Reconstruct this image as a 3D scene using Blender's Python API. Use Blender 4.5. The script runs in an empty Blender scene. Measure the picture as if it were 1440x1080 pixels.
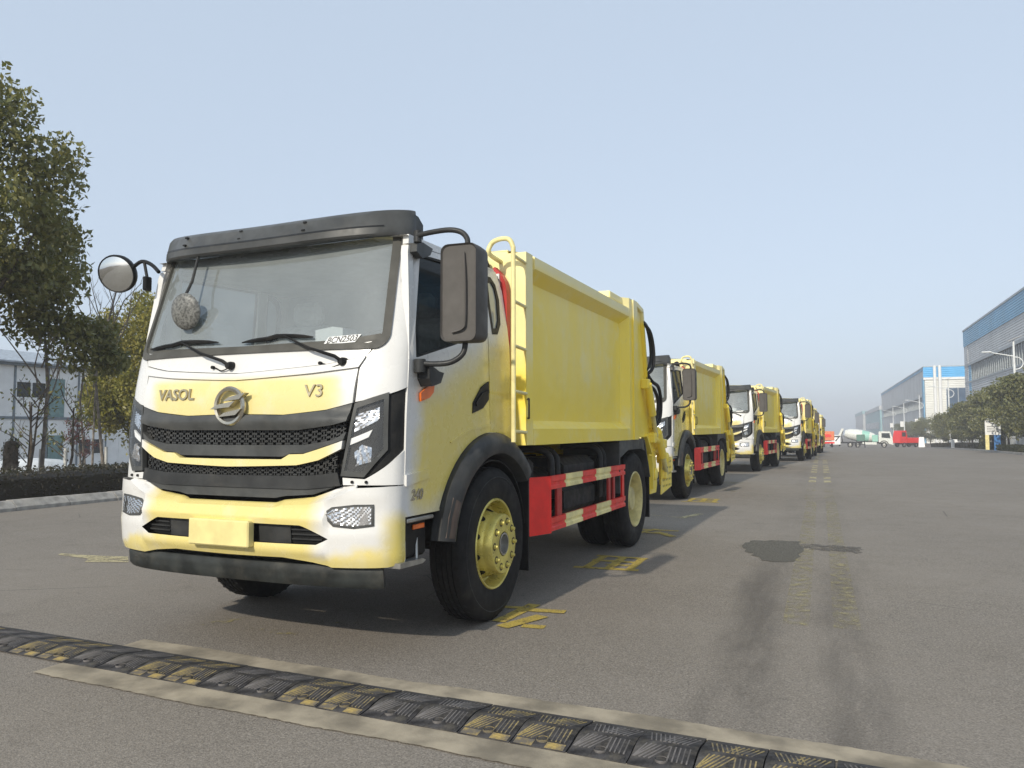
import bpy, bmesh, math, random
import numpy as np
from mathutils import Vector, Matrix
R = math.radians
random.seed(7)
scene = bpy.context.scene
COL = scene.collection

# ------------------------------------------------------------------ camera
cd = bpy.data.cameras.new('camera'); cam = bpy.data.objects.new('camera', cd); COL.objects.link(cam)
cd.sensor_width = 36.0; cd.lens = 27.0; cd.clip_start = 0.05; cd.clip_end = 3000
cam.location = (0, 0, 1.35); cam.rotation_euler = (R(90 + 3.55), 0, R(21.9))
scene.camera = cam
# ------------------------------------------------------------------ sky and sun
SUN_EL = 30.0
w = bpy.data.worlds.new('World'); scene.world = w; w.use_nodes = True
nt = w.node_tree; nt.nodes.clear()
sky = nt.nodes.new('ShaderNodeTexSky'); sky.sky_type = 'NISHITA'; sky.sun_disc = False
sky.sun_elevation = R(SUN_EL); sky.sun_rotation = R(185); sky.altitude = 50
sky.air_density = 1.0; sky.dust_density = 1.5; sky.ozone_density = 1.0
hs = nt.nodes.new('ShaderNodeHueSaturation'); hs.inputs['Saturation'].default_value = 0.62
bg = nt.nodes.new('ShaderNodeBackground'); bg.inputs['Strength'].default_value = 0.15
wo = nt.nodes.new('ShaderNodeOutputWorld')
mxs = nt.nodes.new('ShaderNodeMix'); mxs.data_type = 'RGBA'; mxs.inputs[0].default_value = 0.78; mxs.inputs[7].default_value = (2.92, 3.52, 4.30, 1)   # even haze veil over the whole sky
nt.links.new(sky.outputs[0], hs.inputs['Color']); nt.links.new(hs.outputs[0], mxs.inputs[6]); nt.links.new(mxs.outputs[2], bg.inputs[0]); nt.links.new(bg.outputs[0], wo.inputs[0])
sd = bpy.data.lights.new('sun', 'SUN'); sd.energy = 2.9; sd.angle = R(0.9); sd.color = (1.0, 0.93, 0.80)
sun = bpy.data.objects.new('sun', sd); COL.objects.link(sun)
sun.rotation_euler = Vector((0.09, 1.0, -math.tan(R(SUN_EL)))).to_track_quat('-Z', 'Y').to_euler()
scene.view_settings.view_transform = 'Standard'; scene.view_settings.look = 'None'
scene.view_settings.exposure = 0.42; scene.view_settings.gamma = 1.0; scene.view_settings.use_curve_mapping = False
scene.cycles.use_denoising = True
scene.cycles.max_bounces = 8; scene.cycles.transparent_max_bounces = 12; scene.cycles.volume_bounces = 0

# ------------------------------------------------------------------ node and material helpers
class N:
    def __init__(s, name):
        s.m = bpy.data.materials.new(name); s.m.use_nodes = True; s.t = s.m.node_tree
        s.p = s.t.nodes['Principled BSDF']; s._o = None
    def n(s, t, **k):
        x = s.t.nodes.new(t)
        for a, b in k.items(): setattr(x, a, b)
        return x
    def L(s, a, b): s.t.links.new(a, b)
    def _in(s, sock, v):
        if isinstance(v, bpy.types.NodeSocket): s.L(v, sock)
        else: sock.default_value = v
    def obj(s):
        if s._o is None: s._o = s.n('ShaderNodeTexCoord').outputs['Object']
        return s._o
    def xyz(s, v=None):
        q = s.n('ShaderNodeSeparateXYZ'); s.L(v or s.obj(), q.inputs[0]); return q.outputs
    def noise(s, scale, detail=4, rough=.55, v=None, stretch=None):
        q = s.n('ShaderNodeTexNoise'); q.inputs['Scale'].default_value = scale; q.inputs['Detail'].default_value = detail
        q.inputs['Roughness'].default_value = rough
        v = v or s.obj()
        if stretch:
            mp = s.n('ShaderNodeMapping'); mp.inputs['Scale'].default_value = stretch; s.L(v, mp.inputs[0]); v = mp.outputs[0]
        s.L(v, q.inputs['Vector']); return q.outputs['Fac']
    def vor(s, scale, feature='F1', v=None, out='Distance'):
        q = s.n('ShaderNodeTexVoronoi'); q.feature = feature; q.inputs['Scale'].default_value = scale
        s.L(v or s.obj(), q.inputs['Vector']); return q.outputs[out]
    def m2(s, op, a, b=0.0, c=0.0, clamp=False):
        q = s.n('ShaderNodeMath', operation=op); q.use_clamp = clamp
        for i, v in enumerate((a, b, c)): s._in(q.inputs[i], v)
        return q.outputs[0]
    def add(s, a, b): return s.m2('ADD', a, b)
    def sub(s, a, b): return s.m2('SUBTRACT', a, b)
    def mul(s, a, b): return s.m2('MULTIPLY', a, b)
    def mx(s, a, b): return s.m2('MAXIMUM', a, b)
    def mn(s, a, b): return s.m2('MINIMUM', a, b)
    def ab(s, a): return s.m2('ABSOLUTE', a)
    def ss(s, x, a, b, lo=0., hi=1.):
        q = s.n('ShaderNodeMapRange', interpolation_type='SMOOTHSTEP'); s._in(q.inputs[0], x)
        for i, v in enumerate((a, b, lo, hi)): q.inputs[i + 1].default_value = v
        return q.outputs[0]
    def mix(s, f, a, b):
        q = s.n('ShaderNodeMix', data_type='RGBA'); s._in(q.inputs[0], f)
        for i, v in ((6, a), (7, b)): s._in(q.inputs[i], (*v, 1) if isinstance(v, tuple) and len(v) == 3 else v)
        return q.outputs[2]
    def bump(s, h, strength=.3, dist=.01):
        q = s.n('ShaderNodeBump'); q.inputs['Strength'].default_value = strength; q.inputs['Distance'].default_value = dist
        s.L(h, q.inputs['Height']); s.L(q.outputs[0], s.p.inputs['Normal'])
    def col(s, v): s._in(s.p.inputs['Base Color'], (*v, 1) if isinstance(v, tuple) else v)
    def rough(s, v): s._in(s.p.inputs['Roughness'], v)
    def set(s, **k):
        for a, b in k.items(): s.p.inputs[a.replace('_', ' ')].default_value = b

def pm(name, c, rough=.5, metal=0., var=.10, scale=6., bump=0., bscale=80., coat=0., dirt=0.):
    a = N(name)
    if max(c) < .12 and not metal: a.set(Specular_IOR_Level=.22)
    f = a.noise(scale, 5)
    dk = tuple(v * (1 - var * 2) for v in c); lt = tuple(min(1, v * (1 + var * 2)) for v in c)
    cc = a.mix(a.ss(f, .3, .7), dk, lt)
    if dirt:
        d = a.mul(a.ss(a.noise(scale * .7, 6, .7), .45, .75), dirt); cc = a.mix(d, cc, (.25, .22, .17))
    a.col(cc); a.set(Metallic=metal)
    a.rough(a.ss(a.noise(scale * 2.3, 4), .3, .7, max(.02, rough - .07), min(1, rough + .09)))
    if coat: a.set(Coat_Weight=coat, Coat_Roughness=.08)
    if bump: a.bump(a.noise(bscale, 3), bump, .004)
    return a.m

# paint: white cab that is being resprayed yellow
def cab_paint():
    a = N('cab_paint'); x, y, z = a.xyz()
    nz = a.sub(a.noise(2.6, 4), .5); nf = a.sub(a.noise(9, 3), .5)
    ax = a.ab(a.add(x, a.mul(nz, .18))); zz = a.add(z, a.add(a.mul(nz, .30), a.mul(nf, .05))); yy = a.add(y, a.mul(nz, .35))
    isf = a.ss(y, -1.14, -1.20)
    hood = a.mul(a.ss(ax, .80, .66), a.mul(a.ss(z, 1.66, 1.60), a.ss(z, 1.02, 1.10)))
    bump_c = a.mul(a.ss(ax, .74, .58), a.ss(z, 1.02, .96))
    bump_l = a.ss(zz, .66, .56)
    bump_r = a.mul(a.ss(ax, .98, 1.08), a.ss(zz, .86, .70))
    front = a.mul(isf, a.mul(a.mx(a.mx(a.mul(hood, .80), a.mul(bump_c, .88)), a.mx(a.mul(bump_l, .85), bump_r)), .98))
    sl = a.sub(zz, a.mul(yy, .42))
    side = a.mul(a.ss(sl, 2.12, 1.74), a.ss(yy, -1.19, -1.0))
    low = a.ss(zz, .98, .82)
    side = a.mul(a.sub(1., isf), a.mul(side, a.sub(1., a.mul(low, .45))))
    f = a.mul(a.mx(front, side), a.ss(a.noise(5.5, 5), .2, .5, .72, 1.0))
    c = a.mix(f, (.68, .67, .645), (.74, .60, .155))
    dust = a.mul(a.ss(a.noise(14, 6, .7), .5, .8), .16)
    c = a.mix(dust, c, (.52, .48, .38))
    a.col(c); a.rough(a.ss(a.noise(7, 4), .3, .7, .20, .36)); a.set(Coat_Weight=.45, Coat_Roughness=.08)
    return a.m
def body_paint():
    a = N('body_yellow'); x, y, z = a.xyz()
    nz = a.sub(a.noise(1.5, 4), .5)
    yy = a.add(y, a.mul(nz, .9)); zz = a.add(z, a.mul(nz, .5))
    pale = a.mul(a.mul(a.ss(yy, .7, 1.2), a.ss(yy, 3.4, 2.6)), a.mul(a.ss(zz, 1.45, 1.8), a.ss(z, 2.75, 2.5)))
    st = a.noise(3.2, 4, .6, None, (1, 2.2, .3))
    f = a.mul(pale, a.ss(st, .3, .7, .25, .85))
    c = a.mix(f, (.95, .735, .085), (.93, .77, .22))
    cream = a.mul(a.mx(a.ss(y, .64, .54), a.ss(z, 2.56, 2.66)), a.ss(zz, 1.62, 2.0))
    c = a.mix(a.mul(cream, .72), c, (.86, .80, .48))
    thin = a.ss(a.noise(3.1, 5, .6), .52, .72)
    c = a.mix(a.mul(thin, .45), c, (.88, .79, .40))
    d = a.mul(a.ss(a.noise(11, 6, .75), .56, .8), .22)
    c = a.mix(d, c, (.42, .36, .15))
    a.col(c); a.rough(a.ss(a.noise(6, 4), .3, .7, .28, .46)); a.bump(a.add(a.mul(a.noise(2.4, 2), 2.2), a.mul(a.noise(38, 3), .06)), .22, .02); a.set(Coat_Weight=.2, Coat_Roughness=.12)
    return a.m
def glass(name, dust=.3, tint=(.55, .60, .60), dcol=(.55, .56, .54), edge=.88, base=.09):
    a = N(name); t = a.t; t.nodes.remove(a.p); out = [n for n in t.nodes if n.type == 'OUTPUT_MATERIAL'][0]
    tr = a.n('ShaderNodeBsdfTransparent'); tr.inputs[0].default_value = (*tint, 1)
    df = a.n('ShaderNodeBsdfDiffuse'); a.L(a.mix(a.ss(a.noise(2.2, 4), .3, .7), dcol, tuple(v * 1.15 for v in dcol)), df.inputs[0])
    gl = a.n('ShaderNodeBsdfGlossy'); gl.inputs['Roughness'].default_value = .03; gl.inputs[0].default_value = (.9, .93, .95, 1)
    m1 = a.n('ShaderNodeMixShader'); a.L(a.ss(a.noise(1.3, 5, .6), .25, .75, dust * .82, min(1, dust * 1.16)), m1.inputs[0]); a.L(tr.outputs[0], m1.inputs[1]); a.L(df.outputs[0], m1.inputs[2])
    ge = a.n('ShaderNodeNewGeometry'); dt = a.n('ShaderNodeVectorMath', operation='DOT_PRODUCT'); a.L(ge.outputs['Normal'], dt.inputs[0]); a.L(ge.outputs['Incoming'], dt.inputs[1])
    fac = a.add(a.mul(a.m2('POWER', a.sub(1., a.ab(dt.outputs['Value'])), 5.), edge), base)
    m2 = a.n('ShaderNodeMixShader'); a.L(fac, m2.inputs[0]); a.L(m1.outputs[0], m2.inputs[1]); a.L(gl.outputs[0], m2.inputs[2])
    a.L(m2.outputs[0], out.inputs[0]); return a.m
def leaf_mat(name, c1, c2, c3):
    a = N(name); g = a.n('ShaderNodeNewGeometry')
    c = a.mix(a.ss(a.noise(.9, 3), .35, .65), c1, c2)
    c = a.mix(a.mul(g.outputs['Random Per Island'], .75), c, c3)
    a.col(c); a.rough(.42); a.set(Specular_IOR_Level=.4)
    tl = a.n('ShaderNodeBsdfTranslucent'); a.L(a.mix(.4, c, (.20, .22, .03)), tl.inputs[0])
    ms = a.n('ShaderNodeMixShader'); ms.inputs[0].default_value = .28
    out = [n for n in a.t.nodes if n.type == 'OUTPUT_MATERIAL'][0]
    a.L(a.p.outputs[0], ms.inputs[1]); a.L(tl.outputs[0], ms.inputs[2]); a.L(ms.outputs[0], out.inputs[0]); return a.m
def asphalt():
    a = N('asphalt'); o = a.obj(); x, y, z = a.xyz()
    g = a.noise(95, 2, .7); big = a.noise(.35, 5, .6); mid = a.noise(2.6, 6, .65)
    c = a.mix(a.ss(g, .28, .72), (.116, .100, .082), (.270, .238, .198))
    sv = a.n('ShaderNodeSeparateColor'); a.L(a.vor(115, out='Color'), sv.inputs[0])
    c = a.mix(a.ss(sv.outputs[0], .0, 1., .0, .60), c, a.mix(sv.outputs[1], (.066, .057, .048), (.355, .316, .268)))
    c = a.mix(a.ss(a.vor(130), .0, .16, .45, 0.), c, (.37, .33, .28))
    c = a.mix(a.mul(a.ss(a.noise(60, 2, .8), .64, .70), .55), c, (.04, .034, .03))
    c = a.mix(a.mul(a.ss(big, .35, .7), .34), c, (.275, .243, .205))
    c = a.mix(a.mul(a.ss(mid, .55, .8), .35), c, (.100, .087, .073))
    # tyre tracks along the lane and lighter dusty stripe
    wav = a.add(x, a.mul(a.sub(a.noise(.25, 3), .5), .9))
    tr = a.mx(a.ss(a.ab(a.sub(wav, -.46)), .30, .05), a.mul(a.ss(a.ab(a.sub(wav, .16)), .26, .05), .8))
    tr = a.mul(tr, a.ss(y, 9.2, 7.0, .25, 1.))
    c = a.mix(a.mul(tr, a.mul(a.ss(a.noise(1.1, 5, .7, None, (2.2, .35, 1)), .32, .62), .62)), c, (.072, .063, .054))
    blot = a.ss(a.noise(1.7, 4, .7, None, (1.0, 2.2, 1)), .66, .76)
    c = a.mix(a.mul(blot, .42), c, (.078, .068, .058))
    c = a.mix(a.mul(a.ss(a.noise(7, 3, .6, None, (.7, 1.6, 1)), .70, .76), .55), c, (.052, .045, .039))
    cr = a.ss(a.vor(.55, 'DISTANCE_TO_EDGE'), .0, .006, 1., 0.)
    c = a.mix(a.mul(cr, a.mul(a.ss(a.noise(.4, 2), .55, .65), .6)), c, (.06, .055, .05))
    a.col(c); a.rough(a.ss(mid, .3, .7, .78, .93)); a.set(Specular_IOR_Level=.35)
    a.bump(a.add(a.mul(g, .8), a.mul(a.vor(130), .5)), .55, .006); return a.m
def worn_paint(name, c, under=None, lo=.40, hi=.58):
    a = N(name); f = a.ss(a.noise(9, 7, .75), lo, hi); g = a.noise(95, 2, .7)
    a.col(a.mix(a.ss(g, .25, .7), tuple(v * .62 for v in c), c)); a.rough(.8); a.bump(g, .4, .005)
    if under:
        a.col(a.mix(f, under, a.mix(a.ss(g, .25, .7), tuple(v * .62 for v in c), c))); return a.m
    tr = a.n('ShaderNodeBsdfTransparent'); ms = a.n('ShaderNodeMixShader'); out = [n for n in a.t.nodes if n.type == 'OUTPUT_MATERIAL'][0]
    a.L(a.mul(f, a.ss(g, .22, .45)), ms.inputs[0]); a.L(tr.outputs[0], ms.inputs[1]); a.L(a.p.outputs[0], ms.inputs[2]); a.L(ms.outputs[0], out.inputs[0]); return a.m
def corrugated(name, c, axis=2, freq=22.):
    a = N(name); q = a.xyz()[axis]
    s_ = a.m2('SINE', a.mul(q, freq)); f = a.ss(a.noise(.25, 4), .3, .7)
    cc = a.mix(f, tuple(v * .88 for v in c), tuple(min(1, v * 1.1) for v in c))
    a.col(cc); a.rough(.5); a.bump(s_, .5, .05); return a.m

M = {}
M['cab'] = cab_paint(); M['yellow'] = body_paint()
M['dark'] = pm('dark_plastic', (.036, .037, .037), .42, var=.12, dirt=.12)
M['gun'] = pm('grey_plastic', (.062, .064, .063), .38, var=.10, dirt=.10)
M['mirror_back'] = pm('mirror_plastic', (.090, .083, .076), .55, var=.06, bump=.1, bscale=160)
M['underrun'] = pm('underrun_paint', (.026, .029, .028), .5, var=.2, dirt=.15)
M['black'] = pm('black_paint', (.010, .010, .010), .5, var=.15, dirt=.08)
M['chassis'] = pm('chassis_grey', (.026, .027, .028), .55, var=.15, dirt=.2)
M['fender'] = pm('fender_grey', (.062, .066, .067), .5, var=.12, dirt=.2)
M['rubber'] = pm('tyre_rubber', (.013, .0125, .0125), .75, var=.12, bump=.15, dirt=.10)
M['seal'] = pm('window_rubber', (.075, .073, .064), .5, var=.08)
M['rim'] = pm('rim_yellow', (.68, .58, .15), .30, metal=.35, var=.12, dirt=.15)
M['lugdark'] = pm('lug_recess_shade', (.10, .075, .03), .6)  # dark colour stands in for shade in the recess under each lug nut
M['rimpale'] = pm('rim_pale_yellow', (.62, .54, .24), .40, var=.12, dirt=.2)
M['chrome'] = pm('chrome', (.80, .80, .80), .14, metal=1., var=.02)
M['steel'] = pm('worn_steel', (.42, .41, .38), .38, metal=.8, var=.1)
M['letter'] = pm('letter_metal', (.42, .37, .25), .32, metal=.6, var=.05)
M['emblem'] = pm('emblem_metal', (.46, .43, .36), .28, metal=.85, var=.05)
M['red'] = pm('red_paint', (.78, .016, .010), .38, var=.05, coat=.2)
M['reddark'] = pm('red_frame_paint', (.40, .022, .018), .45, var=.06)
M['stripe'] = pm('pale_yellow_stripe', (.80, .70, .32), .42, var=.08, dirt=.1)
M['amber'] = pm('amber_lens', (.80, .16, .02), .18, coat=.5)
M['white'] = pm('white_plastic', (.80, .80, .78), .45, var=.03)
M['ws'] = glass('windshield_glass', .33, (.80, .85, .85), (.46, .50, .50))
M['sideglass'] = glass('side_glass', .03, (.12, .135, .14), (.2, .2, .2), .30, .035)
M['qglass'] = glass('quarter_glass', .95, (.30, .32, .33), (.36, .38, .36))
M['lens'] = glass('lamp_lens', .02, (.95, .95, .95), (.6, .6, .6), .7, .045)
M['mirrorglass'] = pm('mirror_glass', (.75, .77, .76), .03, metal=1., var=.01)
M['seat'] = pm('wrapped_seat', (.70, .72, .70), .35, var=.15, bump=.2, bscale=14)
M['lining'] = pm('cab_lining', (.42, .43, .42), .8)
M['trim'] = pm('interior_trim', (.12, .12, .115), .7)
M['hose'] = pm('hydraulic_hose', (.018, .018, .018), .5)
M['asphalt'] = asphalt()
M['patch'] = pm('patch_asphalt', (.105, .098, .082), .9, var=.22, scale=60, bump=.4, bscale=120)
M['patchsoft'] = worn_paint('damp_stain', (.125, .112, .094), lo=.38, hi=.60)
M['screed'] = pm('cement_screed', (.275, .235, .172), .9, var=.2, scale=3.5, bump=.35, bscale=90, dirt=.25)
M['paintline'] = worn_paint('worn_yellow_paint', (.50, .37, .07), lo=.30, hi=.50)
M['paintfaint'] = worn_paint('faint_yellow_paint', (.42, .36, .15), lo=.50, hi=.68)
M['paintcream'] = worn_paint('cream_paint', (.52, .45, .26), lo=.36, hi=.55)
M['bumprubber'] = pm('speed_bump_rubber', (.042, .040, .041), .8, var=.3, scale=12, bump=.3, dirt=.35)
M['ridge_dark'] = pm('ridge_dust', (.125, .115, .11), .85, var=.22, scale=14)
M['ridge_yellow'] = worn_paint('ridge_yellow', (.44, .33, .11), (.09, .082, .075), .40, .68)
M['plate_yellow'] = worn_paint('plate_yellow', (.46, .33, .10), (.12, .105, .085), .40, .66)
M['bark'] = pm('bark', (.10, .080, .060), .9, var=.25, scale=9, bump=.6, bscale=24)
M['twig'] = pm('twig_bark', (.17, .145, .120), .9, var=.2, scale=9)
M['limewash'] = pm('limewash', (.55, .54, .50), .9)
M['camphor'] = leaf_mat('camphor_leaf', (.105, .125, .036), (.155, .160, .048), (.25, .22, .07))
M['osm'] = leaf_mat('golden_leaf', (.22, .205, .035), (.33, .27, .045), (.15, .16, .03))
M['dull'] = leaf_mat('roadside_leaf', (.115, .135, .05), (.18, .180, .068), (.25, .235, .10))
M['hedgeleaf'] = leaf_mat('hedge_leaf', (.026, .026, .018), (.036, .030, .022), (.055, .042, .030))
M['hedgegreen'] = leaf_mat('green_hedge_leaf', (.07, .08, .025), (.10, .10, .03), (.13, .12, .04))
M['pink'] = leaf_mat('pink_bud', (.34, .12, .12), (.42, .17, .16), (.25, .08, .08))
M['soil'] = pm('soil', (.13, .105, .078), .95, var=.25, scale=1.5, bump=.5, bscale=20)
M['kerb'] = pm('kerb_stone', (.30, .285, .26), .9, var=.16, scale=5, bump=.4, bscale=40, dirt=.3)

# ------------------------------------------------------------------ geometry helpers
class G:
    def __init__(s): s.v = []; s.f = []
    def quad(s, a, b, c, d):
        k = len(s.v); s.v += [a, b, c, d]; s.f.append((k, k + 1, k + 2, k + 3)); return s
    def raw(s, v, f):
        k = len(s.v); s.v += [tuple(p) for p in v]; s.f += [tuple(i + k for i in q) for q in f]; return s
    def grid(s, P, close=False):
        n = len(P); m = len(P[0]); k = len(s.v)
        for r in P: s.v += [tuple(p) for p in r]
        for i in range(n - 1):
            for j in range(m - 1 + (1 if close else 0)):
                j2 = (j + 1) % m
                s.f.append((k + i * m + j, k + i * m + j2, k + (i + 1) * m + j2, k + (i + 1) * m + j))
        return s
    def box(s, x0, x1, y0, y1, z0, z1, b=0.):
        if b <= 0:
            v = [(x, y, z) for x in (x0, x1) for y in (y0, y1) for z in (z0, z1)]
            return s.raw(v, [(0, 1, 3, 2), (4, 6, 7, 5), (0, 4, 5, 1), (2, 3, 7, 6), (0, 2, 6, 4), (1, 5, 7, 3)])
        lo = (x0, y0, z0); hi = (x1, y1, z1); v = []; idx = {}
        for sx in (0, 1):
            for sy in (0, 1):
                for sz in (0, 1):
                    sg = (sx, sy, sz)
                    for a in range(3):
                        p = []
                        for q in range(3):
                            e = hi[q] if sg[q] else lo[q]
                            p.append(e if q == a else e + (-b if sg[q] else b))
                        idx[(sx, sy, sz, a)] = len(v); v.append(tuple(p))
        f = []
        for a in range(3):
            o1, o2 = (a + 1) % 3, (a + 2) % 3
            for sa in (0, 1):
                q = []
                for s1, s2 in ((0, 0), (1, 0), (1, 1), (0, 1)):
                    k = [0, 0, 0]; k[a] = sa; k[o1] = s1; k[o2] = s2; q.append(idx[(*k, a)])
                f.append(tuple(q if sa else q[::-1]))
            for s1 in (0, 1):
                for s2 in (0, 1):
                    k0 = [0, 0, 0]; k1 = [0, 0, 0]; k0[a] = 0; k1[a] = 1
                    for k in (k0, k1): k[o1] = s1; k[o2] = s2
                    f.append((idx[(*k0, o1)], idx[(*k1, o1)], idx[(*k1, o2)], idx[(*k0, o2)]))
        for sx in (0, 1):
            for sy in (0, 1):
                for sz in (0, 1): f.append(tuple(idx[(sx, sy, sz, a)] for a in range(3)))
        return s.raw(v, f)
    def ext(s, poly, axis, a, b):
        n = len(poly)
        def P(p, t): return (t, p[0], p[1]) if axis == 0 else (p[0], t, p[1]) if axis == 1 else (p[0], p[1], t)
        v = [P(p, a) for p in poly] + [P(p, b) for p in poly]
        f = [tuple(range(n)), tuple(range(2 * n - 1, n - 1, -1))] + [(i, (i + 1) % n, n + (i + 1) % n, n + i) for i in range(n)]
        return s.raw(v, f)
    def tube(s, pts, r, n=8, caps=True):
        pts = [Vector(p) for p in pts]; rs = r if isinstance(r, (list, tuple)) else [r] * len(pts)
        up = Vector((0, 0, 1)); rings = []; nrm = None
        for i, p in enumerate(pts):
            d = (pts[min(i + 1, len(pts) - 1)] - pts[max(i - 1, 0)]).normalized()
            if nrm is None: nrm = d.orthogonal().normalized()
            nrm = (nrm - d * nrm.dot(d)); nrm = nrm.normalized() if nrm.length > 1e-6 else d.orthogonal().normalized()
            bn = d.cross(nrm)
            rings.append([tuple(p + (nrm * math.cos(t) + bn * math.sin(t)) * rs[i]) for t in [2 * math.pi * k / n for k in range(n)]])
        k = len(s.v); s.grid(rings, True)
        if caps: s.f.append(tuple(range(k + n - 1, k - 1, -1))); e = k + (len(pts) - 1) * n; s.f.append(tuple(range(e, e + n)))
        return s
    def lathe(s, prof, c=(0, 0, 0), axis=0, n=32, close=False, a0=0., a1=2 * math.pi):
        full = abs(a1 - a0 - 2 * math.pi) < 1e-6; P = []
        for (r, a) in prof:
            row = []
            for k in range(n if full else n + 1):
                t = a0 + (a1 - a0) * k / n; u, v = r * math.cos(t), r * math.sin(t)
                row.append((c[0] + a, c[1] + u, c[2] + v) if axis == 0 else (c[0] + u, c[1] + a, c[2] + v) if axis == 1 else (c[0] + u, c[1] + v, c[2] + a))
            P.append(row)
        return s.grid(P, full)
    def build(s, name, m, parent=None, smooth=35, dbl=False):
        me = bpy.data.meshes.new(name); me.from_pydata(s.v, [], s.f); me.validate(); 
        bm = bmesh.new(); bm.from_mesh(me)
        if dbl: bmesh.ops.remove_doubles(bm, verts=bm.verts, dist=1e-4)
        bmesh.ops.recalc_face_normals(bm, faces=bm.faces); bm.to_mesh(me); bm.free()
        if smooth:
            me.polygons.foreach_set('use_smooth', [True] * len(me.polygons)); me.set_sharp_from_angle(angle=R(smooth))
        me.materials.append(M[m] if isinstance(m, str) else m)
        o = bpy.data.objects.new(name, me); COL.objects.link(o)
        if parent: o.parent = parent
        return o
def empty(name, loc, rz=0.):
    o = bpy.data.objects.new(name, None); COL.objects.link(o); o.location = loc; o.rotation_euler = (0, 0, rz); return o
def tag(o, label=None, cat=None, group=None, kind=None):
    for k, v in (('label', label), ('category', cat), ('group', group), ('kind', kind)):
        if v: o[k] = v
    return o
KIDS = {}
def copy_tree(o, parent=None):
    c = o.copy(); COL.objects.link(c); c.parent = parent
    for ch in KIDS.setdefault(o.name, list(o.children)): copy_tree(ch, c)
    return c
def smoothpath(pts, n=6):
    P = [Vector(p) for p in pts]; out = []
    for i in range(len(P) - 1):
        p0, p1, p2, p3 = P[max(i - 1, 0)], P[i], P[i + 1], P[min(i + 2, len(P) - 1)]
        for k in range(n):
            t = k / n
            out.append(.5 * ((2 * p1) + (p2 - p0) * t + (2 * p0 - 5 * p1 + 4 * p2 - p3) * t * t + (3 * p1 - p0 - 3 * p2 + p3) * t ** 3))
    out.append(P[-1]); return out

# ------------------------------------------------------------------ ground profile
GY = [-400, 6, 15, 26, 36, 47, 60, 78, 100, 130, 160, 2000]; GZ = [0, 0, .045, .085, .08, -.07, -.22, -.34, -.60, -1.08, -1.30, -1.30]
def gz(y):
    return sum(np.interp(y + d, GY, GZ) for d in (-5, -2.5, 0, 2.5, 5)) / 5 if y > 12 else float(np.interp(y, GY, GZ))
def ground_z(x, y):
    z = gz(y); t = min(1, max(0, (-15.5 - x) / 14)); t = t * t * (3 - 2 * t)
    return z * (1 - t) + min(z, -.92) * t
def sheet(name, xs, ys, dz, m, zf=None, kind='structure', parent=None):
    P = [[(x, y, (zf or ground_z)(x, y) + dz) for x in xs] for y in ys]
    o = G().grid(P).build(name, m, parent, smooth=60)
    me = o.data
    if me.polygons[0].normal.z < 0: me.flip_normals()
    if kind: o['kind'] = kind
    return o
def kerbx(y): return 11.2 + .0215 * y
YS = sorted(set([-55, -30, -10] + list(range(0, 60, 3)) + list(range(60, 180, 6)) + list(range(180, 420, 30)) + [420, 560, 690]))
sheet('ground', [-300, -200, -120, -70] + list(range(-48, -10, 3)) + [-6, 0, 6, 12, 16, 24, 40, 80, 150, 240, 300], YS, -.03, 'soil')
P = [[(x, y, gz(y)) for x in list(np.linspace(-12.60, kerbx(y) + 0.05, 9))] for y in YS if y <= 420]
road = G().grid(P).build('road', 'asphalt', None, 60); road['kind'] = 'structure'
if road.data.polygons[0].normal.z < 0: road.data.flip_normals()

# ------------------------------------------------------------------ the garbage truck (local: x right, y rearwards, z up, origin under the front axle)
ZZ = [.3, .55, .75, 1.0, 1.35, 1.6, 1.8, 2.5, 2.8]; YY = [-1.41, -1.44, -1.46, -1.45, -1.43, -1.40, -1.36, -1.17, -1.09]
SP, SB = 2.4, .25
def Wz(z): return 1.10 - max(0, z - 1.8) * .10
def fp(x, z, off=0.):
    W = Wz(z); a = min(1., abs(x) / W); q = (1 - a ** SP) ** (1 / SP) if a < 1 else 0.
    y = float(np.interp(z, ZZ, YY)) + SB * (1 - q)
    nx = a ** (SP - 1) / W * (1 if x > 0 else -1); ny = -(q ** (SP - 1)) / SB; l = math.hypot(nx, ny)
    return (x + nx / l * off, y + ny / l * off, z)
def t_of(x, z): a = min(1., abs(x) / Wz(z)); return math.copysign(math.asin(a ** (SP / 2)), x)
def x_of(t, z): return math.copysign(Wz(z) * abs(math.sin(t)) ** (2 / SP), t)
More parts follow.
